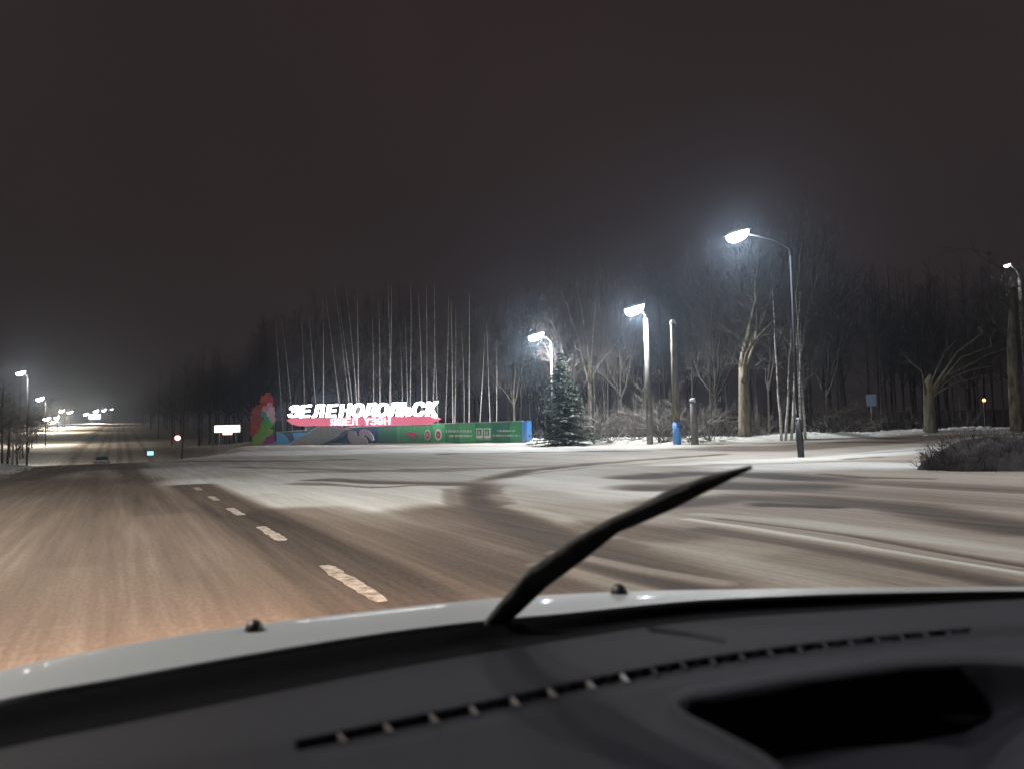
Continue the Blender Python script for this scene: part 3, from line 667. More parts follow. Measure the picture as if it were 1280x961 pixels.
# grey slanting support, propeller and green wedge in front of the wall
so = empty('slanting_support', BASE, rz); tag(so, 'grey clad slanting support leaning under the red band', 'support')
wprism('slab', [(362, 557), (400, 557.5), (424, 546), (436, 536.5), (420, 533), (404, 532.5)], -1.3, -.5, M['grey'], so, .9)
wprism('edge_strip', [(359.5, 557), (362, 557), (404, 532.5), (402.2, 531.8)], -1.36, -.5, M['steel'], so, .9)
wprism('green_wedge', [(381, 534.5), (402, 532.3), (392, 538.5)], -.48, -.3, M['teal'], so, .4)
po = empty('propeller', BASE, rz); tag(po, 'three bladed silver ship propeller emblem standing in front of the blue panels', 'emblem')
hx, hz = wall_x(453, .5), wall_z(453, 544.5, .5)
for k, bp_ in enumerate(([(435, 537.5), (444, 538.6), (445, 543.5), (449.4, 546), (451, 550), (450.5, 554.5), (444, 555.5), (437.4, 552), (434.4, 545)],
        [(449.4, 543.5), (449.6, 538.5), (452, 536.3), (455, 535.5), (461.4, 538.2), (465.6, 543.5), (467.3, 549.5), (464.9, 551), (461.4, 546.8), (457, 543.8), (453.8, 542.4)],
        [(451.4, 546.3), (456, 546), (458.9, 550.2), (459.5, 556), (449.2, 556), (450.2, 550)])):
    wprism('blade', bp_, -.62 - .02 * k, -.48 - .02 * k, M['steel'], po, .6)
mb = MB(); mb.prism([(hx + .22 * math.cos(a), hz + .22 * math.sin(a)) for a in [2 * math.pi * k / 14 for k in range(14)]], -.75, -.4); mb.build('hub', M['white'], po)
mb = MB(); mb.box((hx, -.4, (hz - 1) / 2), (.2, .1, hz + .8)); mb.build('mount', M['grey'], po)
# red band with the second line, and the lit letters standing on it
OB = 1.0
band = empty('letter_beam', BASE, rz); tag(band, 'long red lit beam with pointed ends carrying the big white letters', 'sign beam')
wprism('beam_face', [(358.5, 524.8), (366, 521.6), (450, 520.6), (537, 519.6), (546.5, 523.4), (530, 530.8), (450, 531.6), (376, 532.2), (366, 530.4)], -OB - .35, -OB + .3, M['pink'], band, OB + .3)
for u in (392, 425, 480, 515): x = wall_x(u, OB); mb = MB(); mb.box((x, .5, (wall_z(u, 533, OB) + .3) / 2 - .2), (.16, .16, wall_z(u, 533, OB) + .7)); mb.build('leg', M['galv'], band)
def glyph(ch, size, depth, bold, shear):
    cu = bpy.data.curves.new('g', 'FONT'); cu.body = ch; cu.size = size; cu.extrude = depth / 2; cu.offset = bold; cu.shear = shear; cu.align_x = 'CENTER'; cu.resolution_u = 3
    ob = bpy.data.objects.new('g', cu); COL.objects.link(ob); dg = bpy.context.evaluated_depsgraph_get(); me = bpy.data.meshes.new_from_object(ob.evaluated_get(dg))
    bpy.data.objects.remove(ob); bpy.data.curves.remove(cu)
    return me
def put_glyph(ch, u, vt, vb, wpx, parent, matl, name, depth, bold, shear, off):
    me = glyph(ch, 1.0, .2, bold, shear); n = len(me.vertices); c = np.zeros(n * 3); me.vertices.foreach_get('co', c); c = c.reshape(-1, 3)
    x0, x1, y0, y1 = c[:, 0].min(), c[:, 0].max(), c[:, 1].min(), c[:, 1].max()
    X0, X1 = wall_x(u - wpx / 2, off), wall_x(u + wpx / 2, off); Z0, Z1 = wall_z(u, vb, off), wall_z(u, vt, off)
    xx = X0 + (c[:, 0] - x0) / (x1 - x0) * (X1 - X0); zz = Z0 + (c[:, 1] - y0) / (y1 - y0) * (Z1 - Z0); yy = -off + c[:, 2] / .1 * depth / 2 * -1
    me.vertices.foreach_set('co', np.stack([xx, yy, zz], 1).ravel()); me.materials.clear(); me.materials.append(matl); me.update()
    return link(name, me, parent)
UL = [367.7, 382, 398.3, 415, 432, 447.7, 462.8, 478.3, 493.6, 508.5, 524, 540.5]
WL = [14.5, 15, 15.5, 15, 15.5, 15.5, 16, 15.5, 15.5, 14.5, 15.5, 16]
big = empty('town_name_letters', BASE, rz); tag(big, 'row of big glowing white slanted letters spelling the town name on the red beam', 'letters')
for ch, u, w in zip('ЗЕЛЕНОДОЛЬСК', UL, WL):
    vt = np.interp(u, [365, 545], [506.8, 501.8]); vb = np.interp(u, [365, 545], [521.2, 519.6])
    put_glyph(ch, u, vt, vb, w - 1.3, big, M['letter'], 'letter', .25, .012, .16, OB)
UL2 = [(416.5, 'Я'), (425.5, 'Ш'), (434.5, 'Е'), (443, 'Л'), (459, 'Ү'), (467, 'З'), (475, 'Ә'), (484, 'Н')]
sm = empty('second_name_letters', BASE, rz); tag(sm, 'row of small pinkish white letters with the second town name on the red beam', 'letters')
for u, ch in UL2:
    put_glyph(ch, u, np.interp(u, [416, 484], [522.6, 521.6]), np.interp(u, [416, 484], [531.6, 530.4]), 7.4, sm, M['smallletter'], 'letter', .1, .02, 0, OB + .38 + .06)
# flower sculpture
fo_b = on_ground(328, 112); fo = empty('flower_sculpture', fo_b); tag(fo, 'tall jagged red, pink, green and purple petal sculpture left of the wall', 'sculpture')
def fp(u, v): p = P(u, v, 112) - fo_b; return (p.x, p.z)
def petal(px, y0, y1, matl, jag=.06):
    pts = []; L = len(px)
    for i in range(L):
        (a, b1), (c1, d1) = px[i], px[(i + 1) % L]; 
        for k in range(4):
            f = k / 4; j = (1.7 if k % 2 else -.5) if jag else 0
            nx, ny = (d1 - b1), -(c1 - a); nn = math.hypot(nx, ny) + 1e-6
            pts.append((a + (c1 - a) * f + nx / nn * j, b1 + (d1 - b1) * f + ny / nn * j))
    mb = MB(); mb.prism([fp(u, v) for u, v in pts], y0, y1); return mb.build('petal', matl, fo)
def sm_(name, c, c2): return mat(name, c, .55, (1.3, c2))
pr_ = sm_('petal_red', (.38, .035, .035), (.55, .10, .06)); pk_ = sm_('petal_pink', (.62, .30, .34), (.75, .55, .6)); gn_ = sm_('petal_green', (.05, .42, .10), (.25, .55, .08))
lm_ = sm_('petal_lime', (.32, .48, .06), (.12, .42, .08)); pu_ = sm_('petal_purple', (.28, .03, .22), (.45, .06, .30)); tl_ = sm_('petal_teal', (.06, .42, .26), (.10, .5, .3)); dr_ = sm_('petal_dark_red', (.33, .05, .07), (.45, .12, .10))
petal([(325, 498), (335, 490), (341, 499), (342, 512), (330, 512)], -.2, .2, pr_)
petal([(315, 512), (322, 506), (332, 506), (335, 520), (330, 534), (316, 536), (313, 524)], -.14, .26, dr_)
petal([(328, 510), (338, 503), (343, 512), (344, 527), (338, 527), (330, 520)], -.32, .05, pk_)
petal([(327, 516), (331, 514), (337, 524), (334, 528)], -.42, -.1, tl_)
petal([(314, 530), (322, 526), (330, 530), (327, 545), (318, 552), (314, 542)], -.26, .1, pr_)
petal([(328, 526), (336, 525), (343, 528), (340, 534), (330, 542), (326, 538)], -.38, -.02, gn_)
petal([(322, 540), (334, 532), (343, 539), (334, 546), (328, 556), (318, 557), (316, 550)], -.44, -.08, lm_)
petal([(333, 546), (341, 538), (343, 546), (343, 557), (326, 557.5)], -.36, 0, pu_)

# ------------------------------------------------------------------ trees
def rnd(a, b): return random.uniform(a, b)
class Twigs:                          # fast store of three sided tapered twigs
    def __init__(s): s.v = []; s.f = []
    def seg(s, a, b, ra, rb):
        d = (b - a); L = d.length
        if L < 1e-4: return
        d /= L; o1 = d.orthogonal().normalized(); o2 = d.cross(o1); n = len(s.v)
        for p, r in ((a, ra), (b, rb)):
            for k in range(3):
                c, q = math.cos(2.094 * k), math.sin(2.094 * k); s.v.append((p.x + (o1.x * c + o2.x * q) * r, p.y + (o1.y * c + o2.y * q) * r, p.z + (o1.z * c + o2.z * q) * r))
        s.f += [(n, n + 1, n + 4, n + 3), (n + 1, n + 2, n + 5, n + 4), (n + 2, n, n + 3, n + 5)]
    def mesh(s, name, m):
        me = bpy.data.meshes.new(name); me.from_pydata(s.v, [], s.f); me.materials.append(m); return me
def grow(tw, p, d, L, r, depth, upb, spread, nch, segs=3):
    pts = [p]; q = p.copy(); dd = d.copy()
    for i in range(segs):
        dd = (dd + Vector((rnd(-1, 1), rnd(-1, 1), rnd(-1, 1))) * .16 + Vector((0, 0, upb))).normalized(); n = q + dd * (L / segs)
        tw.seg(q, n, r * (1 - i / segs * .7), r * (1 - (i + 1) / segs * .7)); q = n; pts.append(q)
    if depth <= 0: return
    for c in range(nch):
        k = rnd(.2, 1) * segs; i = min(int(k), segs - 1); a = pts[i].lerp(pts[i + 1], k - i)
        ax = Vector((rnd(-1, 1), rnd(-1, 1), rnd(-1, 1))).normalized(); nd = (dd + ax * spread).normalized()
        grow(tw, a, nd, L * rnd(.4, .62), r * .5, depth - 1, upb, spread, nch, 2)
def birch_mesh(seed, H=23, lean=.03, dens=1.0, start=.38, bark='birch', r0=.095, twr=.016):
    random.seed(seed); mb = MB(); pts = []; rad_ = []; x = y = 0; lx, ly = rnd(-lean, lean), rnd(-lean, lean)
    for i in range(12):
        f = i / 11; pts.append(Vector((x, y, H * f - .2))); rad_.append(r0 * (1 - f) ** .8 + .012); lx += rnd(-.012, .012); ly += rnd(-.012, .012); x += lx * H / 11; y += ly * H / 11
    mb.tube(pts, rad_, 6); tr = mb.mesh('trunk', M[bark], True)
    tw = Twigs()
    for b in range(int(46 * dens)):
        f = start + (1 - start) * (b / (46 * dens)) ** .85; k = f * 11; i = min(int(k), 10); a = pts[i].lerp(pts[i + 1], k - i)
        an = rnd(0, 6.28); L = (1 - f) * H * .22 + .9 + rnd(-.4, .5); el = rnd(.5, 1.1)
        grow(tw, a, Vector((math.cos(an) * math.cos(el), math.sin(an) * math.cos(el), math.sin(el))), L, .028 * (1.15 - f) + .008, 2, .04, .65, 5)
    return tr, tw.mesh('crown', M['twig'])
def broad_mesh(seed, H=15, r0=.3, bark='bark2', fork=.38, limbs=4, side=None, sp=.65):
    random.seed(seed); mb = MB(); tw = Twigs(); hf = H * fork
    mb.tube([(0, 0, -.2), (rnd(-.05, .05), 0, .4), (rnd(-.1, .1), rnd(-.1, .1), hf * .5), (rnd(-.15, .15), 0, hf)], [r0 * 1.3, r0, r0 * .85, r0 * .62], 9)
    top = Vector((0, 0, hf - .1))
    for L_ in range(limbs):
        an = 6.28 * L_ / limbs + rnd(-.5, .5); el = rnd(.6, 1.2); d = Vector((math.cos(an) * math.cos(el), math.sin(an) * math.cos(el), math.sin(el)))
        if side is not None: d = (d + Vector(side)).normalized()
        q = top + Vector((0, 0, -rnd(.05, .22) * hf)) if L_ else top.copy(); d = d if L_ else Vector((rnd(-.12, .12), rnd(-.12, .12), 1)).normalized(); pts = [q]; L = (H - hf) * rnd(.75, 1.0)
        for i in range(6):
            d = (d + Vector((rnd(-1, 1), rnd(-1, 1), rnd(-.5, 1))) * .30).normalized(); q = q + d * L / 6; pts.append(q)
        r = r0 * (rnd(.38, .5) if L_ else .6); mb.tube(pts, [r * (1 - i / 6) + .02 for i in range(7)], 6)
        for b in range(15):
            k = rnd(.8, 6); i = min(int(k), 5); a = pts[i].lerp(pts[i + 1], k - i); ax = Vector((rnd(-1, 1), rnd(-1, 1), rnd(-.6, 1))).normalized()
            grow(tw, a, (d * .5 + ax).normalized(), rnd(1.4, 3.2) * (H / 15), .032, 2, .03, sp, 5)
    return mb.mesh('trunk', M[bark], True), tw.mesh('crown', M['twig'])
def shrub_mesh(seed, H=3.4, n=12, m='twigsnow', up=.0, flat=.2):
    random.seed(seed); tw = Twigs()
    for i in range(n):
        an = rnd(0, 6.28); el = rnd(flat, 1.2)
        grow(tw, Vector((rnd(-.3, .3), rnd(-.3, .3), -.1)), Vector((math.cos(an) * math.cos(el), math.sin(an) * math.cos(el), math.sin(el))), H * rnd(.6, 1.1), .045, 3, up, .6, 4, 4)
    return tw.mesh('branches', M[m])
def add_tree(name, meshes, loc, label, cat, group=None, sc=1.0, rz=None, lean=(0, 0)):
    o = empty(name, loc, rnd(0, 6.28) if rz is None else rz); o.scale = (sc[0], sc[0], sc[1]) if isinstance(sc, tuple) else (sc, sc, sc)
    o.rotation_euler[0] = lean[0]; o.rotation_euler[1] = lean[1]
    tag(o, label, cat, group)
    for me, nm in zip(meshes, ('trunk', 'crown')): link(nm, me, o)
    return o
birches = [birch_mesh(100 + i, 23, .025, .8, .42) for i in range(4)]
darks = [birch_mesh(200 + i, 22, .02, 1.1, .25, 'bark', .15) for i in range(4)] + [broad_mesh(230 + i, 19, .17, 'bark', .35, 5) for i in range(2)]
broads = [broad_mesh(300, 15, .50, 'bark2', .36, 4), broad_mesh(301, 16, .26, 'bark2', .40, 4), broad_mesh(302, 15, .22, 'bark', .3, 5)]
GB = 'white birches behind the town entrance wall'
# birches one can tell apart: (column at the foot, column of the top, depth, height in px)
BI = [(430, 408, 118, 190), (445, 425, 122, 180), (398, 388, 118, 170), (404, 398, 122, 185), (442, 420, 112, 200), (449, 433, 116, 205), (449, 449, 120, 195), (486, 484, 108, 200), (489, 486, 112, 205), (503, 500, 112, 150),
      (511, 509, 118, 160), (512, 508, 106, 205), (533, 534, 104, 200), (539, 544, 106, 205), (548, 546, 110, 140), (566, 560, 104, 180), (568, 571, 100, 170), (580, 578, 100, 150), (586, 590, 98, 190), (598, 602, 98, 140), (620, 622, 104, 130), (367, 352, 124, 165), (355, 345, 128, 160), (382, 372, 128, 170), (467, 466, 122, 170), (527, 524, 116, 190), (613, 612, 100, 150), (556, 556, 118, 185), (475, 474, 126, 180)]
where = ['behind the left of the big letters', 'above the first letters', 'near the middle of the red beam', 'behind the last letters', 'behind the green panels', 'behind the emblems']
BL = [(360, 'left of the first big letter'), (374, 'behind the first big letter'), (390, 'behind the second big letter'), (406, 'behind the third big letter'), (423, 'behind the fourth big letter'), (440, 'behind the fifth big letter'), (455, 'behind the sixth big letter'), (470, 'behind the seventh big letter'), (486, 'behind the eighth big letter'), (501, 'behind the ninth big letter'), (516, 'behind the tenth big letter'), (532, 'behind the eleventh big letter'), (549, 'behind the last big letter'), (575, 'behind the left wall text'), (595, 'behind the right end of the left wall text'), (610, 'behind the two wall plaques'), (640, 'behind the right wall text')]
for i, (uf, ut, d, hp) in enumerate(BI):
    d = float(np.interp(uf, [345, 400, 450, 540, 600, 660], [109, 101, 94, 82, 75.5, 70])) + 4.5 + (d * 7 % 6)
    b = on_ground(uf, d); hm = hp * d / FPX; sc_ = hm / 23
    tilt = math.atan2(ut - uf + hp * .022, hp)
    o = add_tree('birch_tree', birches[i % 4], b, f'slender white birch {"leaning left " if tilt < -.04 else ("leaning right " if tilt > .05 else "")}{next(t_ for a_, t_ in BL if uf < a_)}', 'birch tree', GB, (min(1.0, sc_ * 1.05) * rnd(.8, 1.1), sc_), rz=0.0, lean=(0, tilt * 1.1))
# bulk of the wood
GT = 'dark bare trees of the wood'
def wood_height(u): return float(np.interp(u, [140, 180, 215, 232, 300, 350, 420, 500, 560, 640, 700, 760, 830, 900, 960, 1000, 1050, 1100, 1180, 1290], [492, 482, 470, 412, 398, 372, 350, 346, 366, 356, 332, 322, 312, 286, 262, 256, 272, 330, 330, 320]))
cnt = 0
random.seed(55)
for i in range(178):
    u = rnd(228, 1300); dmin = float(np.interp(u, [228, 345, 657, 811, 930, 1290], [150, 120, 82, 68, 62, 56])); d = dmin + 3 + rnd(0, 1) ** 1.3 * 42
    b = on_ground(u, d); top = wood_height(u) + rnd(-4, 34) + (12 if d > dmin + 20 else 0)
    hm = (550 - top) * d / FPX
    random.seed(1000 + i); k = random.randrange(6)
    lmk = [(262, 'left of the lit white board'), (300, 'above the lit white board'), (345, 'behind the petal sculpture'), (374, 'behind the first big letter'), (390, 'behind the second big letter'), (406, 'behind the third big letter'), (423, 'behind the fourth big letter'), (440, 'behind the fifth big letter'), (455, 'behind the sixth big letter'), (470, 'behind the seventh big letter'), (486, 'behind the eighth big letter'), (501, 'behind the ninth big letter'), (516, 'behind the tenth big letter'), (532, 'behind the eleventh big letter'), (549, 'behind the last big letter'), (575, 'behind the round wall emblems'), (595, 'behind the left wall text'), (615, 'behind the two wall plaques'), (636, 'behind the right wall text'), (660, 'behind the blue end of the wall'), (690, 'left of the spruce'), (725, 'behind the spruce'), (760, 'right of the spruce'), (800, 'left of the concrete lamp'), (835, 'right of the concrete lamp'), (870, 'behind the blue footed post'), (915, 'left of the forked tree'), (950, 'behind the forked tree'), (985, 'right of the forked tree'), (1020, 'behind the marker post'), (1060, 'right of the marker post'), (1100, 'behind the pale blue sign'), (1145, 'left of the willow'), (1190, 'behind the willow'), (1245, 'near the red light'), (1400, 'at the right edge')]
    near_ = next(t_ for a_, t_ in lmk if u < a_); sz_ = 'tall' if hm > 24 else ('middling' if hm > 19 else 'low')
    where_ = 'behind the entrance wall' if u < 660 else ('behind the row of lamps' if u < 960 else 'in the darkness on the right')
    add_tree('bare_tree', darks[k], b, f'{sz_} dark tree {"at the front of" if d < dmin + 16 else "deep in"} the wood {near_}', 'tree', GT + ' ' + where_, (hm / 22 * .95, hm / 22)); cnt += 1
GF = 'bare trees beside the downhill road'
for i in range(50):                   # wood going down beside the road
    s = 128 + i * 7.5 + rnd(-3, 3); t = rnd(8.5, 26); p = CF * s + CR * t
    add_tree('bare_tree', darks[i % 6], (p.x, p.y, gz(p.x, p.y)), 'dark bare tree of the far wood right of the downhill road', 'tree', GF, (.8, rnd(.65, .9)))
for i in range(42):                   # left of the road
    s = 66 + i * 8 + rnd(-3, 3); t = rnd(-26, -11 if s < 170 else -18) - (3 if s < 120 else 0); p = CF * s + CR * t
    add_tree('bare_tree', darks[i % 6], (p.x, p.y, gz(p.x, p.y)), 'bare tree on the left of the downhill road', 'tree', 'bare trees left of the downhill road', (.6, rnd(.35, .55) + .1 * (s > 200)))
for i, (u, d, v) in enumerate([(-6, 80, 470), (3, 92, 484), (10, 84, 500), (16, 104, 490), (22, 96, 508), (29, 118, 500), (36, 130, 508), (40, 150, 514), (46, 170, 522), (-14, 70, 450), (12, 120, 478), (26, 140, 496)]):
    b = on_ground(u, d); add_tree('bare_tree', darks[i % 6], b, 'bare tree on the left of the downhill road', 'tree', 'bare trees left of the downhill road', (.8, max(.3, (EYE.z + (552 - v) * d / FPX - b.z) / 22)))
# large trees at the edge of the wood
add_tree('forked_tree', broads[0], on_ground(931, 55), 'thick pale trunk forking into two heavy limbs at the wood edge below the nearest lamp', 'tree', None, (.95, .92), rz=2.6)
for (uf, d, sc_, v_, lb) in [(643, 84, .78, 1, 'bare pale tree with one long limb to the left behind the end of the wall'), (739, 66, .98, 1, 'tall bare tree just right of the snowy spruce'), (777, 64, 1.0, 2, 'slim bare tree left of the concrete lamp pole'),
    (963, 58, 1.05, 2, 'bare tree with a slender trunk right of the forked tree'), (1002, 56, 1.1, 1, 'tall bare tree rising behind the dark marker post'), (1035, 58, .9, 2, 'thin bare tree right of the dark marker post'), (896, 62, 1.0, 2, 'bare tree behind the forked tree, slightly to its left'), (715, 74, 1.0, 2, 'bare tree behind the snowy spruce')]:
    add_tree('bare_tree', broads[v_], on_ground(uf, d), lb, 'tree', None, (sc_ * .62, sc_ * .95), rz=rnd(0, 6))
# cluster of thin stems
random.seed(77); b = on_ground(990, 52); o = empty('multi_stem_tree', b); tag(o, 'clump of several thin pale stems fanning up beside the marker post', 'tree')
tw = Twigs()
for k, (dx, ln) in enumerate(((-.75, -.02), (-.45, .09), (-.1, .10), (.25, .05), (.6, .03), (.9, -.02))):
    mb = MB(); H = rnd(7.5, 11); pts = [Vector((dx + ln * H * f + rnd(-.05, .05), rnd(-.1, .1), H * f - .2)) for f in [j / 6 for j in range(7)]]
    mb.tube(pts, [.10 * (1 - j / 7.5) for j in range(7)], 6); mb.build('trunk', M['birch'], o, True)
    for j in range(14):
        f = rnd(.3, 1) * 6; i = min(int(f), 5); grow(tw, pts[i].lerp(pts[i + 1], f - i), Vector((rnd(-1, 1), rnd(-1, 1), 1)).normalized(), rnd(1, 2.2), .02, 2, .05, .6, 4)
link('crown', tw.mesh('crown', M['twig']), o)
# wind-swept willow on the right, and the trunk at the edge
random.seed(91); b = on_ground(1163, 50); o = empty('willow_tree', b); tag(o, 'stubby pollarded willow whose long bare limbs all sweep up to the right', 'tree')
mb = MB(); mb.tube([(0, 0, -.2), (0, 0, .6), (.0, 0, 2.0), (.05, 0, 2.8), (.12, 0, 3.3), (.2, 0, 3.7)], [.45, .36, .32, .34, .26, .08], 10); mb.build('trunk', M['bark2'], o, True)
tw = Twigs()
for (pts, r) in [([(1166, 480), (1180, 462), (1200, 440), (1220, 418), (1240, 406)], .10), ([(1167, 482), (1185, 466), (1210, 446), (1232, 434), (1249, 420)], .09), ([(1168, 484), (1186, 470), (1212, 453), (1238, 444), (1256, 434)], .09),
                 ([(1168, 486), (1185, 482), (1205, 477), (1220, 470)], .07), ([(1166, 486), (1190, 472), (1215, 462), (1236, 458)], .06), ([(1163, 480), (1170, 460), (1182, 440), (1200, 424)], .05), ([(1160, 482), (1150, 465), (1142, 450)], .05)]:
    p3 = [P(u - 3 * (k == 0), v + 10 * (k == 0), 50) - b + Vector((0, rnd(-.4, .4) * k, 0)) for k, (u, v) in enumerate(pts)]
    mb = MB(); mb.tube(p3, [r * (1.5 if k == 0 else 1) * (1 - k / len(p3) * .7) for k in range(len(p3))], 6); mb.build('limb', M['bark2'], o, True)
    for k in range(9):
        f = rnd(.6, len(p3) - 1.01); i = int(f); grow(tw, p3[i].lerp(p3[i + 1], f - i), (p3[i + 1] - p3[i]).normalized() + Vector((rnd(-.3, .3), rnd(-.3, .3), rnd(-.3, .3))), rnd(.8, 1.8), .016, 1, .02, .4, 3)
link('crown', tw.mesh('crown', M['twig']), o)
b = on_ground(1272, 48); o = empty('bare_tree', b); tag(o, 'thick dim trunk standing at the right edge of the view', 'tree')
mb = MB(); mb.tube([(0, 0, -.2), (-.05, 0, 2.5), (.0, 0, 5.5), (.3, 0, 9)], [.42, .34, .30, .18], 9); mb.build('trunk', M['bark2'], o, True)
link('crown', broad_mesh(404, 12, .1, 'bark', .5, 4)[1], o)
# spruce
def spruce(seed, H, R0):
    random.seed(seed); mb = MB(); mb.tube([(0, 0, -.2), (0, 0, H)], [.16, .02], 6); tr = mb.mesh('trunk', M['bark']); v = []; f = []
    for i in range(34):
        k = i / 33; z = .35 + (H - .5) * k; L = R0 * (1 - k) ** .82 + .12; nb = int(13 - 6 * k)
        for j in range(nb):
            an = 6.28 * j / nb + rnd(-.3, .3); LL = L * rnd(.45, 1.2); zz = z + rnd(-.12, .12); dx, dy = math.cos(an), math.sin(an)
            n = int(LL / .10) + 3
            for q_ in range(n):
                g = q_ / n; px, py = dx * LL * g, dy * LL * g; pz = zz - LL * .30 * g + LL * .16 * g * g
                for c in range(5):
                    a2 = an + rnd(-1.3, 1.3); l2 = rnd(.18, .46); w2 = rnd(.035, .075); ex, ey, ez = px + math.cos(a2) * l2, py + math.sin(a2) * l2, pz - rnd(-.04, .20)
                    nx, ny = -math.sin(a2) * w2, math.cos(a2) * w2; m0 = len(v)
                    v += [(px - nx, py - ny, pz), (px + nx, py + ny, pz), (ex, ey, ez)]; f.append((m0, m0 + 1, m0 + 2))
    me = bpy.data.meshes.new('crown'); me.from_pydata(v, [], f); me.materials.append(M['needle']); return tr, me
add_tree('spruce_tree', spruce(5, 7.2, 2.3), on_ground(704, 60), 'snow dusted dark green spruce at the wood edge right of the wall', 'spruce tree', sc=(1.12, 1.0))
# snowy shrubs at the edge of the wood
shr = [shrub_mesh(500 + i) for i in range(4)]
for i, (u, d, sc_, lb) in enumerate([(742, 61, .95, 'snow laden shrub right of the spruce'), (672, 66, .45, 'snow laden shrub left of the spruce'), (765, 60, .9, 'snowy shrub with arching twigs left of the concrete lamp pole'), (795, 59, .8, 'snowy shrub at the foot of the concrete lamp pole'),
    (828, 56, 1.05, 'snow covered shrub between the lamp pole and the blue footed post'), (862, 55, 1.0, 'snow covered shrub around the short broken post'), (890, 54, .95, 'snowy shrub just left of the forked tree'), (950, 56, .7, 'low snowy shrub right of the forked tree'),
    (1060, 54, .6, 'dim shrub left of the pale blue sign'), (1110, 53, .8, 'dim shrub right of the pale blue sign'), (1135, 53, .7, 'dim shrub left of the willow'), (1200, 51, .6, 'dim shrub right of the willow'), (720, 57.5, .5, 'low snowy twigs in front of the spruce')]):
    o = empty('shrub', on_ground(u, d + 1.5), rnd(0, 6)); o.scale = (sc_,) * 3; tag(o, lb, 'shrub'); link('branches', shr[i % 4], o)
for i, u in enumerate([728, 738, 752, 780, 805, 818, 840, 855, 876, 905, 915, 940, 1025, 1045]):
    d = float(np.interp(u, [657, 811, 930, 1165], [71, 59, 54, 50])) + 2.5
    o = empty('shrub', on_ground(u, d), rnd(0, 6)); o.scale = (rnd(.5, .9),) * 3; tag(o, 'bare shrub with snow lying along its tangled twigs at the wood edge', 'shrub', 'snowy shrubs tangled along the wood edge'); link('branches', shr[i % 4], o)
# lumps of ploughed snow
random.seed(12); mb = MB(); PH_ = (1 + 5 ** .5) / 2
ICO = [Vector(p).normalized() for p in ((-1, PH_, 0), (1, PH_, 0), (-1, -PH_, 0), (1, -PH_, 0), (0, -1, PH_), (0, 1, PH_), (0, -1, -PH_), (0, 1, -PH_), (PH_, 0, -1), (PH_, 0, 1), (-PH_, 0, -1), (-PH_, 0, 1))]
ICF = [(0, 11, 5), (0, 5, 1), (0, 1, 7), (0, 7, 10), (0, 10, 11), (1, 5, 9), (5, 11, 4), (11, 10, 2), (10, 7, 6), (7, 1, 8), (3, 9, 4), (3, 4, 2), (3, 2, 6), (3, 6, 8), (3, 8, 9), (4, 9, 5), (2, 4, 11), (6, 2, 10), (8, 6, 7), (9, 8, 1)]
def lumps(pts, n, spread, r0, r1):
    for _ in range(n):
        k = random.uniform(0, len(pts) - 1.001); i = int(k); (ax, ay), (bx, by) = pts[i], pts[i + 1]; x = ax + (bx - ax) * (k - i) + random.gauss(0, spread); y = ay + (by - ay) * (k - i) + random.gauss(0, spread)
        r = random.uniform(r0, r1) * random.uniform(.5, 1); q_ = [random.uniform(.7, 1.2) for _ in ICO]; z = gz(x, y) - r * .15
        mb.add([(x + p.x * r * g * 1.2, y + p.y * r * g, z + p.z * r * g * .7) for p, g in zip(ICO, q_)], ICF)
lumps(BANK[1:8], 900, .55, .08, .26)
lumps([((CF * s_ - CR * 4.5).x, (CF * s_ - CR * 4.5).y) for s_ in (12, 25, 40, 52)], 260, .35, .03, .12)
tag(mb.build('snow', M['snow'], None, True), 'lumps of ploughed snow along the verges and the wood edge', None, None, 'stuff')
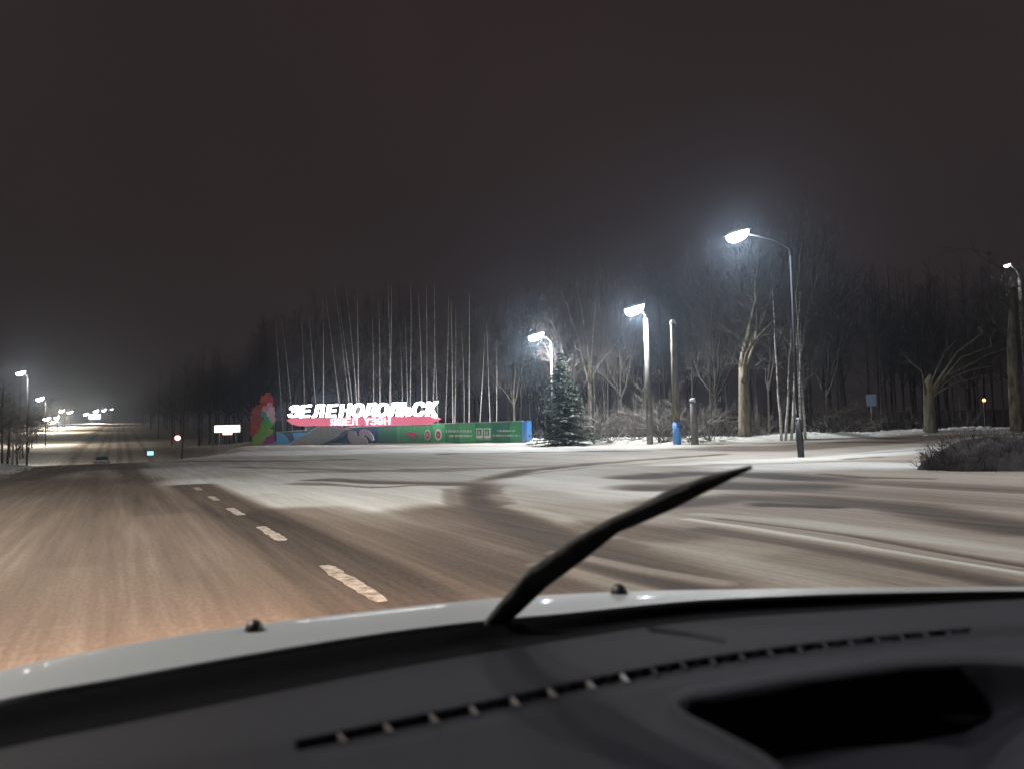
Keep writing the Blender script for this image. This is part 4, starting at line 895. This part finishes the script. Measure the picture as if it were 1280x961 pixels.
# dark brush heap on the right verge
random.seed(66); tw = Twigs()
for i in range(240):
    an = rnd(0, 6.28); rr = math.sqrt(rnd(0, 1)); x, y = rr * 1.9 * math.cos(an), rr * 1.2 * math.sin(an); zt = .75 * (1 - rr ** 2) ** .5
    p = Vector((x, y, -.05)); grow(tw, p, (Vector((x * .3, y * .3, .8)) + Vector((rnd(-.4, .4), rnd(-.4, .4), 0))).normalized(), zt * rnd(.7, 1.15) + .12, .014, 2, 0, .8, 4)
b = G(1278, 588); o = empty('bush', (b.x, b.y + 1.0, gz(b.x, b.y + .8))); tag(o, 'low dark leafless bush on the snowy verge at the right edge', 'bush')
link('branches', tw.mesh('branches', M['darktwig']), o)
mb = MB(); nb = 22
for r_ in range(9):
    f = r_ / 8
    for k in range(nb):
        a = 2 * math.pi * k / nb; w = (1 + .10 * math.sin(3 * a + 1) + .06 * math.sin(7 * a)) * math.cos(f * math.pi / 2) + .001
        mb.v.append((1.95 * w * math.cos(a), 1.2 * w * math.sin(a), -.15 + .92 * math.sin(f * math.pi / 2) * (1 + .1 * math.sin(5 * a + r_))))
mb.f = [(r_ * nb + k, r_ * nb + (k + 1) % nb, (r_ + 1) * nb + (k + 1) % nb, (r_ + 1) * nb + k) for r_ in range(8) for k in range(nb)]; mb.m = [0] * len(mb.f)
mb.build('root_mound', M['earth'], o, True)

# ------------------------------------------------------------------ haze volume, added to give the lamps a halo like windscreen glare
mb = MB(); mb.box((0, 250, 11.5), (900, 1100, 33)); hz_ = bpy.data.materials.new('haze'); hz_.use_nodes = True; nn = hz_.node_tree.nodes; nn.remove(nn['Principled BSDF'])
pv = nn.new('ShaderNodeVolumePrincipled'); pv.inputs['Color'].default_value = (.62, .80, 1, 1); pv.inputs['Density'].default_value = HAZE_DENSITY; pv.inputs['Anisotropy'].default_value = .86
hz_.node_tree.links.new(pv.outputs[0], nn['Material Output'].inputs['Volume'])
tag(mb.build('haze', hz_), 'thin haze over the whole junction, added for the glow around the lamps', None, None, 'stuff')
print('tris', sum(sum(len(p.vertices) - 2 for p in me.polygons) for me in bpy.data.meshes), 'trees', cnt)
